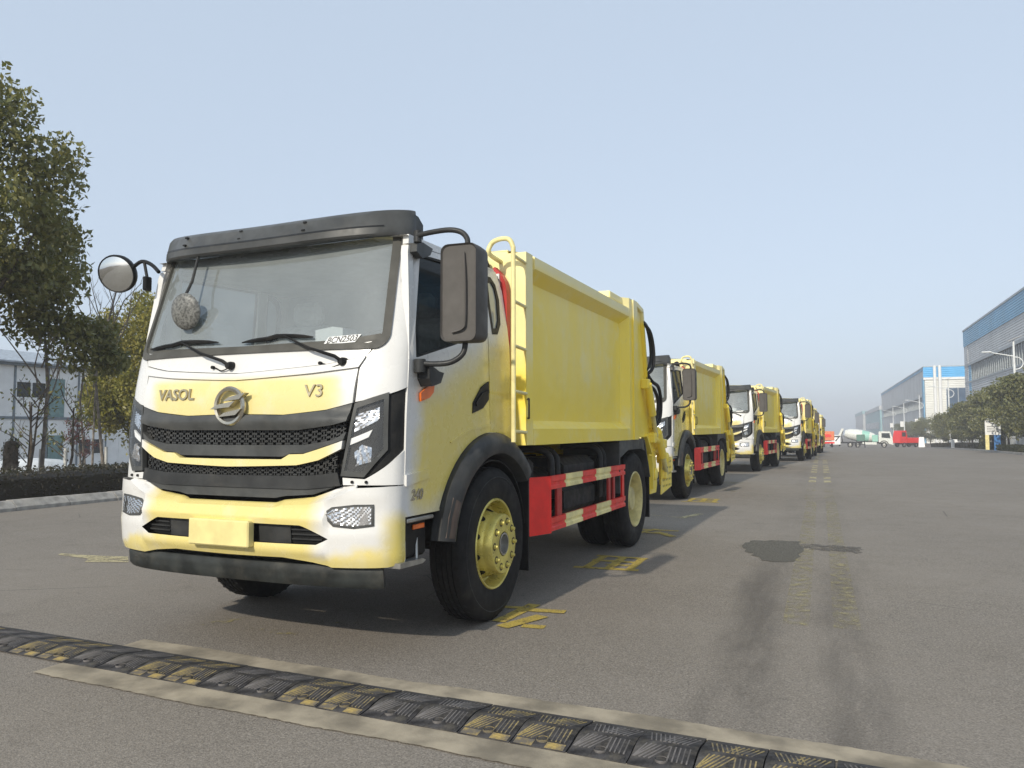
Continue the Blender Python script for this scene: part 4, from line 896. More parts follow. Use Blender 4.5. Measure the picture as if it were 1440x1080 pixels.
def put_module(i):
    x = -7.47 + i * ML; k = (i - 12) % 4; yel = k in (0, 1)
    if yel not in mods:
        b, r_, p, t = mod_mesh(yel)
        mods[yel] = [b.build('bump_module', 'bumprubber', sb, 25), r_.build('tread_ridges', 'ridge_yellow' if yel else 'ridge_dark', None, 0), *[q.build('edge_plate', 'plate_yellow' if yel else 'bumprubber', None, 0) for q in p], t.build('bolt_socket', 'ridge_yellow' if yel else 'ridge_dark', None, 30)]
        mods[yel][1]['kind'] = 'stuff'; o = mods[yel]
        for c in o[1:]: c.parent = o[0]
    else:
        o = [c.copy() for c in mods[yel]]
        for c in o: COL.objects.link(c)
        o[0].parent = sb
        for c in o[1:]: c.parent = o[0]
    rnd = random.Random(i)
    o[0].location = (x + 1.0, bump_y(x) - bump_y(-1.0) + rnd.uniform(-.003, .003), .002 + rnd.uniform(0, .004)); o[0].rotation_euler = (0, 0, BA + rnd.uniform(-.008, .008))
for i in range(42): put_module(i)

# ------------------------------------------------------------------ vegetation helpers
def leaves(C, Rr, n, size, rng, droop=.35, asp=.45):
    """n leaf quads spread through clumps with centres C and radii Rr"""
    k = rng.integers(0, len(C), n); d = rng.normal(size=(n, 3)); d /= np.linalg.norm(d, axis=1)[:, None]
    rad = rng.random(n) ** .45
    pos = C[k] + d * rad[:, None] * Rr[k]
    ax = rng.normal(size=(n, 3)); ax[:, 2] -= droop * 2; ax /= np.linalg.norm(ax, axis=1)[:, None]
    sd_ = np.cross(ax, rng.normal(size=(n, 3)) + np.array([0, 0, 1.2])); sd_ /= np.linalg.norm(sd_, axis=1)[:, None] + 1e-9
    s_ = size * rng.uniform(.6, 1.25, n)[:, None]
    V = np.stack([pos - ax * s_ * .5, pos + sd_ * s_ * asp * .5, pos + ax * s_ * .5, pos - sd_ * s_ * asp * .5], 1).reshape(-1, 3)
    return V
def leaf_obj(name, V, m, parent=None):
    n = len(V) // 4; me = bpy.data.meshes.new(name)
    me.vertices.add(len(V)); me.vertices.foreach_set('co', V.astype(np.float32).ravel())
    me.loops.add(4 * n); me.loops.foreach_set('vertex_index', np.arange(4 * n, dtype=np.int32))
    me.polygons.add(n); me.polygons.foreach_set('loop_start', np.arange(0, 4 * n, 4, dtype=np.int32)); me.polygons.foreach_set('loop_total', np.full(n, 4, dtype=np.int32))
    me.update(); me.materials.append(M[m]); o = bpy.data.objects.new(name, me); COL.objects.link(o)
    if parent: o.parent = parent
    return o
def branches(g, base, top, r0, n, spread, rng, ends, lvl=2, lean=.5):
    """tapered stem from base to top with n limbs"""
    base = np.array(base, float); top = np.array(top, float); mid = (base + top) / 2 + rng.normal(size=3) * np.linalg.norm(top - base) * .04
    g.tube([tuple(base), tuple(mid), tuple(top)], [r0, r0 * .78, r0 * .45], 7 if r0 > .02 else 5)
    if lvl == 0: ends.append(top); return
    for i in range(n):
        t = rng.uniform(.35, 1.0); p = base + (top - base) * t; L = np.linalg.norm(top - base)
        a = rng.uniform(0, 2 * math.pi); d = np.array([math.cos(a) * spread, math.sin(a) * spread, rng.uniform(.5, 1.2) * lean + .35]); d /= np.linalg.norm(d)
        branches(g, p, p + d * L * rng.uniform(.22, .42), r0 * .42, max(2, n - 2), spread, rng, ends, lvl - 1, lean)
    ends.append(top)
def tree(name, loc, h, crown_c, crown_r, nclump, nleaf, lsize, m, label, seed, trunk_h=None, tr=.12, clump=.30, extra=(), asp=.45, cat='tree', group=None):
    rng = np.random.default_rng(seed); x, y = loc; z = ground_z(x, y) - .05
    o = empty(name, (x, y, z)); tag(o, label, cat, group)
    g = G(); ends = []; cc = np.array(crown_c, float); cr = np.array(crown_r, float)
    th = trunk_h or cc[2] - cr[2] * .7
    g.tube([(0, 0, 0), (tr * .2, 0, th * .5), (0, tr * .3, th), (cc[0] * .5, cc[1] * .5, cc[2])], [tr * 1.15, tr, tr * .85, tr * .4], 9)
    for i in range(9):
        d = rng.normal(size=3); d /= np.linalg.norm(d); e = cc + d * cr * .75
        s0 = np.array([0, 0, th * rng.uniform(.8, 1.1)]); mdl = (s0 + e) / 2 + np.array([0, 0, -.15]) * cr[2] * .4
        g.tube([tuple(s0), tuple(mdl), tuple(e)], [tr * .42, tr * .28, tr * .08], 6)
    g.build('trunk', 'bark', o, 50)
    d = rng.normal(size=(nclump, 3)); d /= np.linalg.norm(d, axis=1)[:, None]
    C = cc + d * cr * (rng.uniform(.42, 1.0, nclump) ** .7)[:, None]
    Rr = np.outer(rng.uniform(.6, 1.3, nclump), cr) * clump
    for ex in extra: C = np.vstack([C, np.array(ex[:3])]); Rr = np.vstack([Rr, np.array([ex[3]] * 3)])
    leaf_obj('crown', leaves(C, Rr, nleaf, lsize, rng, asp=asp), m, o)
    return o
def bare_tree(name, loc, h, label, seed, r0=.05, n=6, spread=.7, lime=False, pink=False, stems=1, group=None, leafy=None):
    rng = np.random.default_rng(seed); x, y = loc; o = empty(name, (x, y, ground_z(x, y) - .05)); tag(o, label, 'shrub' if h < 2.6 else 'tree', group)
    g = G(); ends = []
    for k in range(stems):
        b = (rng.uniform(-.12, .12) * (stems > 1), rng.uniform(-.12, .12) * (stems > 1), 0)
        branches(g, b, (b[0] + rng.normal() * h * .05, b[1] + rng.normal() * h * .05, h), r0, n, spread, rng, ends, 2)
    g.build('trunk', 'twig' if not leafy else 'bark', o, 50)
    if lime: G().lathe([(r0 * 1.08, .3), (r0 * 1.12, .7), (r0 * 1.06, 1.0)], (0, 0, 0), 2, 10).build('limewash_band', 'limewash', o, 50)
    if pink or leafy:
        E_ = np.array(ends); leaf_obj('buds' if pink else 'foliage', leaves(E_, np.full((len(E_), 3), .10 if pink else .26), 900 if pink else leafy, .05 if pink else .095, rng), 'pink' if pink else 'camphor', o)
    return o
def hedge(name, x0, x1, y0, y1, h, n, m, label, seed, size=.05):
    rng = np.random.default_rng(seed); o = empty(name, ((x0 + x1) / 2, y0, 0)); tag(o, label, 'hedge')
    g = G(); ox = (x0 + x1) / 2; seg = max(2, int((y1 - y0) / 3)); w2 = (x1 - x0) / 2
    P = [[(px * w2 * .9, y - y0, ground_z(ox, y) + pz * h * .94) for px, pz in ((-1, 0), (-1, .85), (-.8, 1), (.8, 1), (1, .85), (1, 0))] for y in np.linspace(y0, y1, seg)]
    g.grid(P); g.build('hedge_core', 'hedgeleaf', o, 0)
    yy = y0 + (y1 - y0) * rng.random(n); f = rng.random(n); px = np.where(f < .45, rng.uniform(-1, 1, n), np.where(f < .72, 1., -1.) + rng.normal(size=n) * .05) * w2
    pz = np.where(f < .45, h * (1 + rng.normal(size=n) * .055), rng.uniform(.0, 1, n) * h); gzv = np.interp(yy, np.linspace(y0, y1, 60), [ground_z(ox, v) for v in np.linspace(y0, y1, 60)])
    pos = np.stack([px, yy - y0, gzv + pz], 1); ax = rng.normal(size=(n, 3)); ax /= np.linalg.norm(ax, axis=1)[:, None]; sd_ = np.cross(ax, rng.normal(size=(n, 3))); sd_ /= np.linalg.norm(sd_, axis=1)[:, None]
    s_ = size * rng.uniform(.6, 1.3, n)[:, None]
    V = np.stack([pos - ax * s_ * .5, pos + sd_ * s_ * .28, pos + ax * s_ * .5, pos - sd_ * s_ * .28], 1).reshape(-1, 3)
    lo = leaf_obj('hedge_foliage', V, m, o); lo['kind'] = 'stuff'; return o

# ------------------------------------------------------------------ left verge
kl = empty('left_kerb', (-12.80, 0, 0)); tag(kl, 'pale stone kerb along the left edge of the road', 'kerb')
ks = None
for i in range(34):
    y = 2 + i * 1.0
    if ks is None:
        g = G(); g.ext([(.20, -.05), (.185, .06), (.06, .165), (-.10, .17), (-.10, -.05)], 1, .006, .994); ks = g.build('kerb_stone', 'kerb', kl, 25); o = ks
    else: o = ks.copy(); COL.objects.link(o); o.parent = kl
    o.location = (random.uniform(-.008, .008), y, gz(y) + random.uniform(-.006, .006)); o.rotation_euler = (0, 0, random.uniform(-.006, .006))
sheet('left_verge', [-17, -15.5, -14, -12.9], list(range(0, 60, 4)), .10, 'soil', lambda x, y: ground_z(x, y) - max(0, (-14.5 - x)) * .06)
hedge('dark_hedge', -14.3, -13.2, 3.0, 34.0, .60, 26000, 'hedgeleaf', 'low clipped dark hedge running behind the left kerb', 11, .062)
tree('camphor_tree', (-15.6, 9.35), 10, (0, 0, 6.0), (2.5, 2.45, 2.75), 64, 38000, .15, 'camphor', 'large leafy evergreen tree cut off by the left edge of the picture', 21, trunk_h=2.6, tr=.17, clump=.25, asp=.5,
     extra=[(.6, 2.35, 3.3, .62), (.5, 2.9, 3.0, .55), (.6, 3.1, 3.55, .45), (.8, 3.3, 3.0, .38), (.4, 2.0, 4.3, .6), (.4, 1.6, 3.6, .5), (.5, 2.0, 3.8, .55), (.5, 2.6, 3.6, .4), (.3, 2.3, 5.6, .62), (.2, 2.45, 5.0, .6), (.4, 2.3, 4.6, .6), (0, 1.7, 6.6, .65), (.3, 1.9, 6.0, .6), (.2, 1.2, 7.3, .6), (0, .7, 8.0, .6)])
tree('golden_tree', (-24.3, 22.3), 7, (0, 0, 4.4), (2.15, 2.2, 2.8), 80, 40000, .17, 'osm', 'round golden green tree standing behind the front of the leading truck', 22, trunk_h=1.4, tr=.10, clump=.33)
bare_tree('bare_tree', (-15.5, 11.55), 4.4, 'bare young tree with whitewashed trunk nearest the left edge', 31, .044, 6, .55, True, group='bare trees behind the hedge')
bare_tree('bare_tree', (-16.2, 13.75), 4.9, 'tallest slim bare tree rising beside the golden green tree', 32, .040, 5, .38, True, group='bare trees behind the hedge')
bare_tree('bare_tree', (-17.2, 14.2), 4.2, 'forked bare sapling just left of the tallest slim bare tree', 33, .030, 5, .42, False, group='bare trees behind the hedge', stems=2)
bare_tree('leafy_shrub', (-15.4, 11.15), 2.0, 'sparse dark leaved shrub at the foot of the nearest bare tree', 34, .030, 5, .8, stems=3, leafy=220)
bare_tree('leafy_shrub', (-15.6, 12.2), 1.9, 'small leafy tree with whitewashed foot in front of the site building door', 35, .035, 6, .9, True, leafy=220)
bare_tree('flowering_shrub', (-15.6, 12.62), 1.35, 'little shrub with pink buds behind the hedge', 36, .025, 5, .6, pink=True, stems=2)
g = G(); rng = np.random.default_rng(5)
o = empty('clipped_shrub', (-15.5, 10.88, ground_z(-15.5, 10.88))); tag(o, 'dark narrow clipped shrub column at the left edge above the hedge', 'shrub')
g.lathe([(.01, 1.15), (.10, 1.12), (.13, 1.0), (.14, .5), (.12, 0)], (0, 0, 0), 2, 14); g.build('shrub_core', 'bark', o, 60)
C = np.array([(0, 0, z) for z in np.linspace(.2, 1.05, 9)]); leaf_obj('foliage', leaves(C, np.full((9, 3), .17), 1500, .06, rng), 'hedgeleaf', o)
g = G(); mp = []
for r_, z in ((1.0, 0), (.9, .34), (.62, .58), (.3, .64), (.01, .66)): mp.append([(r_ * 1.0 * math.cos(t), r_ * 2.1 * math.sin(t) , z + .04 * math.sin(5 * t) * (r_ > .1)) for t in [2 * math.pi * i / 28 for i in range(28)]])
g.grid(mp, True); o = g.build('covered_mound', pm('white_tarpaulin', (.72, .74, .74), .5, var=.05, bump=.5, bscale=3), None, 70); o.location = (-18.6, 13.1, -.25 + .25); tag(o, 'low white tarpaulin covered heap behind the hedge', 'heap')

# two storey site building
M['panel'] = pm('sandwich_panel', (.84, .85, .84), .55, var=.05, scale=.8, dirt=.1)
M['steelframe'] = pm('blue_grey_frame', (.16, .20, .23), .5)
M['roofblue'] = pm('site_roof', (.34, .38, .42), .5)
M['winglass'] = pm('window_glass', (.035, .042, .045), .08, var=.2)
M['pvc'] = pm('white_window_frame', (.82, .84, .84), .45)
M['doorgreen'] = pm('teal_door', (.16, .27, .27), .5)
sbx = -39.0; gb = -.95
bl = empty('site_building', (sbx, 20, gb)); tag(bl, 'pale two storey prefabricated building behind the left hedge', 'building')
def bbox(name, x0, x1, y0, y1, z0, z1, m, par=None, b=0.): return G().box(x0, x1, y0, y1, z0, z1, b).build(name, m, par or bl)
NB = 16; BW = 1.86
bays = {}
for fl, (z0, z1) in enumerate(((0, 2.95), (3.10, 5.75))):
    for k in range(NB):
        y0 = k * BW; y1 = y0 + BW
        kind = 'door' if (k in (5, 11)) else ('win' if k in (4, 6, 2, 8, 10, 13) and not (fl == 0 and k == 4) else 'wall')
        if kind == 'wall':
            for q in range(2): bbox('wall_panel', -.08, 0, y0 + .05 + q * .89, y0 + .05 + (q + 1) * .875, z0, z1, 'panel')
            continue
        sill, head = (.92, 2.10) if kind == 'win' else (0, 2.1)
        sill += z0; head += z0
        if kind == 'win': sill, head = (z0 + .95, z0 + 1.87) if fl else (z0 + .98, z0 + 1.92)
        bbox('wall_panel', -.08, 0, y0 + .05, y1 - .05, head, z1, 'panel')
        if kind == 'win':
            bbox('wall_panel', -.08, 0, y0 + .05, y1 - .05, z0, sill, 'panel')
            wf = bbox('window_frame', -.10, .025, y0 + .05, y1 - .05, sill, sill + .07, 'pvc')
            bbox('window_head', -.10, .025, y0 + .05, y1 - .05, head - .06, head, 'pvc', wf)
            for yy in (y0 + .05, y0 + BW / 2 - .03, y1 - .11): bbox('window_jamb', -.10, .022, yy, yy + .06, sill + .07, head - .06, 'pvc', wf)
            for yy in (y0 + .11, y0 + BW / 2 + .03): bbox('window_pane', -.07, -.05, yy, yy + BW / 2 - .14, sill + .07, head - .06, 'winglass', wf)
        else:
            d = bbox('door_leaf', -.06, .01, y0 + .12, y0 + 1.0, z0, head, 'doorgreen'); bbox('door_handle', .01, .05, y0 + .88, y0 + .92, z0 + 1.0, z0 + 1.12, 'pvc', d)
            bbox('wall_panel', -.08, 0, y0 + 1.02, y1 - .05, z0, head, 'panel')
for k in range(NB + 1): bbox('steel_column', -.05, .04, k * BW - .05, k * BW + .05, 0, 5.80, 'steelframe')
bbox('floor_beam', -.05, .06, 0, NB * BW, 2.96, 3.09, 'steelframe'); bbox('eaves_beam', -.05, .30, -.3, NB * BW + .3, 5.76, 5.88, 'steelframe')
bbox('back_wall', -6.0, -5.9, 0, NB * BW, 0, 5.8, 'panel'); bbox('end_wall', -5.9, -.08, 0, .08, 0, 5.8, 'panel'); bbox('end_wall', -5.9, -.08, NB * BW - .08, NB * BW, 0, 5.8, 'panel')
g = G(); g.ext([(.45, 5.88), (-3.0, 6.75), (-6.4, 5.88), (-6.4, 5.96), (-3.0, 6.85), (.45, 5.97)], 1, -.3, NB * BW + .3); g.build('roof', 'roofblue', bl, 20)
# pale garden wall beyond the building
gw = G(); gw.box(-.12, .12, 0, 16, 0, 2.2); o = gw.build('garden_wall', 'panel'); o.location = (-31, 29.5, -.95); tag(o, 'plain pale wall low down between hedge and leading truck', 'wall')

# ------------------------------------------------------------------ right side: kerb, hedge, trees, lamps, factories
kr = empty('right_kerb', (0, 0, 0)); tag(kr, 'long pale kerb along the right edge of the road', 'kerb')
g = G(); P = []
for y in [v for v in YS if 10 <= v <= 300]:
    P.append([(kerbx(y) + a, y, gz(y) + z) for a, z in ((-.05, -.05), (-.04, .14), (.22, .15), (.22, -.05))])
g.grid(P); g.build('kerb_line', 'kerb', kr, 20)
sheet('right_verge', [.2, 1.5, 3, 5, 7.5], [v for v in YS if 10 <= v <= 300], .11, 'soil', lambda x, y: gz(y) - .12 * max(0, x - 5) / 2.5)
rv = bpy.data.objects['right_verge']; me = rv.data
for v in me.vertices: v.co.x += kerbx(v.co.y)
RT = []
def rz(px_off, y): return kerbx(y) + px_off
protos = []
labs = ['broad olive roadside tree at the right edge of the picture', 'tall olive tree just right of the white signboard', 'olive tree rising behind the white signboard', 'dense olive tree left of the white signboard',
        'rounded roadside tree in front of the factory with white columns', 'low roadside tree below the second lamp post', 'roadside tree standing right of the red truck', 'farthest green tree behind the cab of the mixer truck', 'dull tree behind the red truck', 'small far tree left of the mixer truck cab']
spots = [(3.1, 57, 6.5), (3.0, 65.5, 6.6), (3.4, 74, 6.4), (3.0, 83, 6.1), (3.3, 93, 5.8), (3.0, 104, 5.4), (3.4, 116, 5.2), (4.4, 165, 5.4), (3.6, 131, 5.0), (4.4, 215, 5.2)]
for i, ((ox, y, h), lab) in enumerate(zip(spots, labs)):
    if i < 3:
        t = tree('roadside_tree', (rz(ox, y), y), h, (0, 0, 3.75), (2.7, 4.2, 2.45), 64, 15000, .25, 'dull', lab, 60 + i, trunk_h=1.5, tr=.11, clump=.27, asp=.55, group='trees along the right verge'); protos.append((t, h))
        sc = h / 6.2
    else:
        src, hh = protos[i % 3]; t = copy_tree(src); t.location = (rz(ox, y), y, ground_z(rz(ox, y), y) - .05); tag(t, lab, 'tree', 'trees along the right verge'); sc = h / 6.2
    t.scale = (sc, sc, sc); t.rotation_euler = (0, 0, i * 1.9)
hedge('low_hedge', rz(.9, 60), rz(2.2, 60), 38, 74, .55, 9000, 'hedgegreen', 'low ragged hedge at the right edge behind the kerb', 41, .16)
hedge('low_hedge', rz(.9, 98), rz(2.3, 98), 82, 122, .62, 7000, 'hedgeleaf', 'low reddish brown hedge beyond the white signboard', 42, .2)
hedge('green_bush', rz(.9, 84), rz(2.1, 84), 79.5, 84.5, 1.15, 3000, 'hedgegreen', 'short bright green bush beside the white signboard', 43, .18)
# lamps
M['lampwhite'] = pm('lamp_white', (.70, .72, .72), .4, var=.03)
def lamp(y, label, first=[None]):
    if first[0] is None:
        o = empty('street_lamp', (0, 0, 0)); first[0] = o
        g = G(); g.tube([(0, 0, 0), (0, 0, 4), (0, 0, 8.6)], [.13, .11, .075], 12); g.build('lamp_pole', 'lampwhite', o, 50)
        g = G(); g.tube([(0, 0, 7.35), (-.9, 0, 7.55), (-1.7, 0, 7.72)], [.05, .045, .04], 8); g.build('lamp_arm', 'lampwhite', o, 50)
        g = G(); g.box(-2.25, -1.55, -.12, .12, 7.70, 7.80, .03); g.build('lamp_head', 'lampwhite', o)
        g = G(); g.tube(smoothpath([(0, 0, 7.30), (.35, 0, 7.22), (.58, 0, 6.95), (.58, 0, 6.65), (.35, 0, 6.38), (0, 0, 6.30)], 5), .045, 8); g.build('lamp_scroll', 'lampwhite', o, 60)
        g = G(); g.raw([(-.45, -.35, 8.52), (.55, -.35, 8.92), (.55, .35, 8.92), (-.45, .35, 8.52), (-.45, -.35, 8.55), (.55, -.35, 8.95), (.55, .35, 8.95), (-.45, .35, 8.55)], [(0, 1, 2, 3), (4, 5, 6, 7), (0, 1, 5, 4), (1, 2, 6, 5), (2, 3, 7, 6), (3, 0, 4, 7)]); g.build('solar_panel', 'steel', o, 0)
        g = G(); g.box(-.80, -.12, -.05, .05, 3.3, 4.5, .01); g.build('banner_board', 'white', o)
        g = G(); g.box(-.25, .25, -.25, .25, -.1, .25, .03); g.build('lamp_foot', 'kerb', o)
    else: o = copy_tree(first[0])
    o.scale = (1.1, 1.1, 1.12)
    o.location = (kerbx(y) + 3.0, y, gz(y) + .1); tag(o, label, 'street lamp', 'street lamps along the right verge'); return o
for y, l in ((79, 'nearest white street lamp in front of the large grey factory'), (124, 'second white street lamp in front of the bright blue fascia'), (168, 'third white street lamp above the red truck'), (208, 'fourth white street lamp behind the mixer truck cab'), (250, 'faint farthest street lamp at the end of the row')): lamp(y, l)
# factories
M['f_grey'] = corrugated('grey_cladding', (.50, .51, .51), 2, 20); M['f_blue'] = corrugated('blue_cladding', (.13, .36, .56), 2, 20); M['f_bright'] = corrugated('bright_blue_fascia', (.05, .38, .74), 2, 14)
M['f_white'] = corrugated('cream_cladding', (.72, .72, .67), 2, 16); M['f_win'] = pm('factory_glazing', (.13, .16, .17), .25, var=.15, scale=.3); M['f_mull'] = pm('mullion', (.34, .37, .38), .5); M['f_pane'] = pm('dark_blue_glass', (.05, .09, .15), .15, var=.1, scale=.3)
M['f_teal'] = corrugated('teal_cladding', (.22, .42, .45), 2, 10)
FX = 22.0
def factory(name, label, y0, y1, H, depth, zb, band, wz0, wz1, mull):
    o = empty(name, (FX, y0, zb)); tag(o, label, 'factory')
    B = lambda nm, x0, x1, a, b, z0, z1, m, p=None: G().box(x0, x1, a, b, z0, z1).build(nm, m, p or o)
    L = y1 - y0
    B('wall', 0, depth, 0, L, 0, wz0, 'f_grey'); B('wall', .0, depth, 0, L, wz1, H - band, 'f_grey'); B('wall_core', .5, depth - .5, .5, L - .5, wz0, wz1, 'f_win')
    B('blue_fascia', -.12, depth + .1, -.12, L + .12, H - band, H, 'f_blue'); B('parapet_cap', -.2, depth + .2, -.2, L + .2, H, H + .25, 'f_mull')
    wd = B('window_band', .15, .3, .3, L - .3, wz0, wz1, 'f_win')
    n = int(L / mull)
    for k in range(n): B('mullion', .02, .16, .3 + (L - .6) * k / n, .3 + (L - .6) * k / n + .16, wz0, wz1, 'f_mull', wd)
    B('window_sill', -.1, .2, 0, L, wz0 - .25, wz0, 'f_mull', wd); B('window_head', -.1, .2, 0, L, wz1, wz1 + .3, 'f_mull', wd)
    for a, b in ((0, 3.2), (L - 3.2, L)): B('corner_pier', -.06, .6, a, b, 0, H - band, 'f_grey'); 
    B('corner_glazing', -.02, .3, L - 5.2, L - 3.2, wz0 - 3, wz1 + .2, 'f_blue'); return o, B
f1, B1 = factory('factory_building', 'large grey corrugated factory with blue top band at the right edge', 40, 143.5, 18.9, 40, -1.3, 2.5, 10.6, 13.1, 1.3)
f2, B2 = factory('factory_building', 'second factory with bright blue fascia and white columns facing the camera', 196, 330, 17.2, 40, -1.3, .6, 8.0, 10.5, 2.0)
B2('front_fascia', -.3, 40, -.35, -.13, 14.9, 17.2, 'f_bright'); B2('front_wall', .0, 40, -.3, -.02, 0, 14.85, 'f_white')
for x in (1.9, 2.9, 16, 17): 
    g = G(); g.tube([(x, -1.1, 0), (x, -1.1, 17.5)], .33, 12); g.build('white_column', 'white', f2, 50)
B2('front_cornice', -.3, 40, -.5, -.36, 14.35, 14.85, 'white'); fw = B2('front_glazing', 4.2, 15, -.42, -.31, 5.6, 12.4, 'f_pane')
for x in (6.4, 8.6, 10.8, 13.0): B2('glazing_bar', x, x + .15, -.5, -.43, 5.6, 12.4, 'f_mull', fw)
B2('canopy', 8.5, 15, -2.2, -.43, 7.4, 8.2, 'white'); B2('corner_strip', -.36, -.13, -.2, 2.6, 0, 14.8, 'f_blue')
f3 = empty('factory_building', (24, 372, -1.3)); tag(f3, 'faint hazy teal factory behind the mixer truck', 'factory')
G().box(0, 40, 0, 120, 0, 12.2).build('wall', 'f_teal', f3); G().box(-.3, 40.3, -.3, 120.3, 12.2, 14.0).build('roof_fascia', 'f_grey', f3); G().box(-.15, -.02, 8, 110, 4, 7).build('window_band', 'f_win', f3)
f4 = empty('factory_building', (24, 520, -1.3)); tag(f4, 'farthest hazy grey factory just left of the teal one', 'factory')
G().box(0, 40, 0, 110, 0, 13.5).build('wall', 'f_grey', f4); G().box(-.3, 40.3, -.3, 110.3, 13.5, 15.5).build('roof_fascia', 'f_teal', f4)
# fence under the trees
fe = empty('white_fence', (0, 0, 0)); tag(fe, 'white picket fence glimpsed under the roadside trees', 'fence')
fp0 = None
for k in range(120):
    y = 62 + k * .75; x = rz(6.6, y)
    if fp0 is None: fp0 = G().box(-.04, .04, -.12, .12, 0, 1.9, .01).build('picket', 'white', fe); o = fp0
    else: o = fp0.copy(); COL.objects.link(o); o.parent = fe
    o.location = (x, y, gz(y) - .1); o.scale = (1, 1, random.uniform(.75, 1.05))
g = G(); P = [[(rz(6.66, y) + a, y, gz(y) + z) for a, z in ((0, .5), (0, .62), (.05, .62), (.05, .5))] for y in range(60, 153, 6)]; g.grid(P, True); g.build('fence_rail', 'white', fe, 0)
# signboard by the kerb
o = empty('signboard', (rz(.75, 76), 76, gz(76) + .1)); tag(o, 'white notice board on a cream post and a blue post by the right kerb', 'sign')
G().box(-.62, .55, -.04, .04, 1.30, 2.75, .015).build('board', 'white', o); G().box(-.62, -.34, -.06, .06, -.1, 1.30, .01).build('cream_post', 'stripe', o); G().box(.02, .50, -.05, .05, -.1, 1.29, .01).build('blue_post', pm('sign_blue', (.03, .16, .42), .5), o)
g = G(); g.tube(smoothpath([(-.28, -.05, 2.62), (.05, -.05, 2.70), (.30, -.05, 2.55), (.22, -.05, 2.35), (-.1, -.05, 2.28), (-.28, -.05, 2.40), (-.05, -.05, 2.5), (.2, -.05, 2.48)], 5), .035, 5); g.build('board_mark', 'black', o, 50)
for z in (2.0, 1.85, 1.70, 1.55): G().box(-.48, .40, -.045, -.041, z, z + .05).build('board_text_line', 'trim', o)
for (off, y, l) in ((.5, 100, 'short white bollard standing at the right kerb'),):
    o = G().box(-.16, .16, -.16, .16, -.1, .95, .04); o = o.build('bollard', 'white'); o.location = (rz(off, y), y, gz(y) + .1); tag(o, l, 'bollard')
def aframe(x, y, label, h=1.0, w_=.55):
    o = empty('folding_board', (x, y, gz(y) + .1)); tag(o, label, 'folding board')
    for s in (1, -1):
        g = G(); g.raw([(-w_ / 2, s * .32, 0), (w_ / 2, s * .32, 0), (w_ / 2 * .8, s * .02, h), (-w_ / 2 * .8, s * .02, h)], [(0, 1, 2, 3)]); v = [(x_, y_ + s * .03, z_) for x_, y_, z_ in g.v]
        g.raw(v, [(0, 1, 2, 3)]); g.f += [(0, 1, 5, 4), (1, 2, 6, 5), (2, 3, 7, 6), (3, 0, 4, 7)]; g.build('board_leaf', 'white', o, 0)
aframe(rz(1.2, 104), 104, 'small white folding board right of the short bollard'); aframe(rz(-.35, 127), 127, 'white folding board standing at the end of the red truck', 1.5, .8)

# ------------------------------------------------------------------ far vehicles
def wheel(o, x, y, r, wd, name='tyre'):
    g = G(); g.lathe([(r * .55, -wd / 2), (r * .92, -wd / 2), (r, -wd / 2 + .04), (r, wd / 2 - .04), (r * .92, wd / 2), (r * .55, wd / 2)], (x, y, r), 1, 24); t = g.build(name, 'rubber', o, 40)
    G().lathe([(r * .57, -wd / 2 + .05), (r * .45, -wd / 2 + .06), (r * .2, -wd / 2 - .02), (.001, -wd / 2 - .02)], (x, y, r), 1, 20).build('rim', 'steel', t, 40)
M['mixwhite'] = pm('mixer_white', (.72, .73, .68), .4, dirt=.15); M['mint'] = pm('mint_paint', (.30, .58, .48), .4)
mx = empty('mixer_truck', (2.35, 131, gz(131) + .003), R(-3)); mx.scale = (.80, .80, .82); tag(mx, 'white concrete mixer truck with mint green drum band crossing the road end', 'truck')
for x in (2.25, 3.55, 8.15):
    for yy in (-1.05, 1.05): wheel(mx, x, yy, .52, .34)
G().box(.6, 9.2, -.45, .45, .75, 1.02, .02).build('chassis', 'black', mx)
g = G(); g.ext([(7.25, 1.0), (9.55, .60), (9.68, 1.0), (9.62, 1.75), (9.30, 2.85), (9.15, 3.0), (7.35, 3.0), (7.25, 2.9)], 1, -1.15, 1.15); cb = g.build('cab', 'mixwhite', mx, 30)
for s in (-1, 1):
    g = G(); g.ext([(7.75, 1.85), (9.25, 1.72), (9.12, 2.68), (7.75, 2.68)], 1, s * 1.153, s * 1.165); g.build('side_window', 'winglass', cb, 0)
    g = G(); g.lathe([(.66, 0), (.80, 0), (.80, .06), (.66, .06)], (8.15, s * 1.16 - (.06 if s < 0 else 0), .52), 1, 18, a0=R(10), a1=R(170)); g.build('wheel_arch', 'chassis', cb, 30)
g = G(); g.raw([(9.66, -1.0, 1.8), (9.66, 1.0, 1.8), (9.32, 1.0, 2.72), (9.32, -1.0, 2.72)], [(0, 1, 2, 3)]); g.build('windshield', 'winglass', cb, 0)
G().box(9.5, 9.75, -1.15, 1.15, .5, .85, .04).build('front_bumper', 'mixwhite', mx)
dr = [(.20, .55), (.62, .55), (.95, 1.3), (1.12, 2.6), (1.12, 3.7), (1.0, 4.9), (.75, 5.8), (.001, 6.0)]
def drum(a, b, m, nm):
    g = G(); pts = [(r, d) for r, d in dr if a <= d <= b]; f = lambda d: float(np.interp(d, [p[1] for p in dr], [p[0] for p in dr]))
    pts = [(f(a) + .004, a)] + [p for p in pts if a < p[1] < b] + [(f(b) + .004, b)]
    g.lathe(pts, (0, 0, 0), 0, 28); th = R(9); g.v = [(x * math.cos(th) + z * math.sin(th) * 1 + .75, y, -x * math.sin(th) + z * math.cos(th) + 2.72) for x, y, z in g.v]; return g.build(nm, m, mx, 50)
drum(.56, 3.6, 'mixwhite', 'drum'); drum(3.6, 4.9, 'mint', 'drum_band'); drum(4.9, 5.99, 'mixwhite', 'drum_nose')
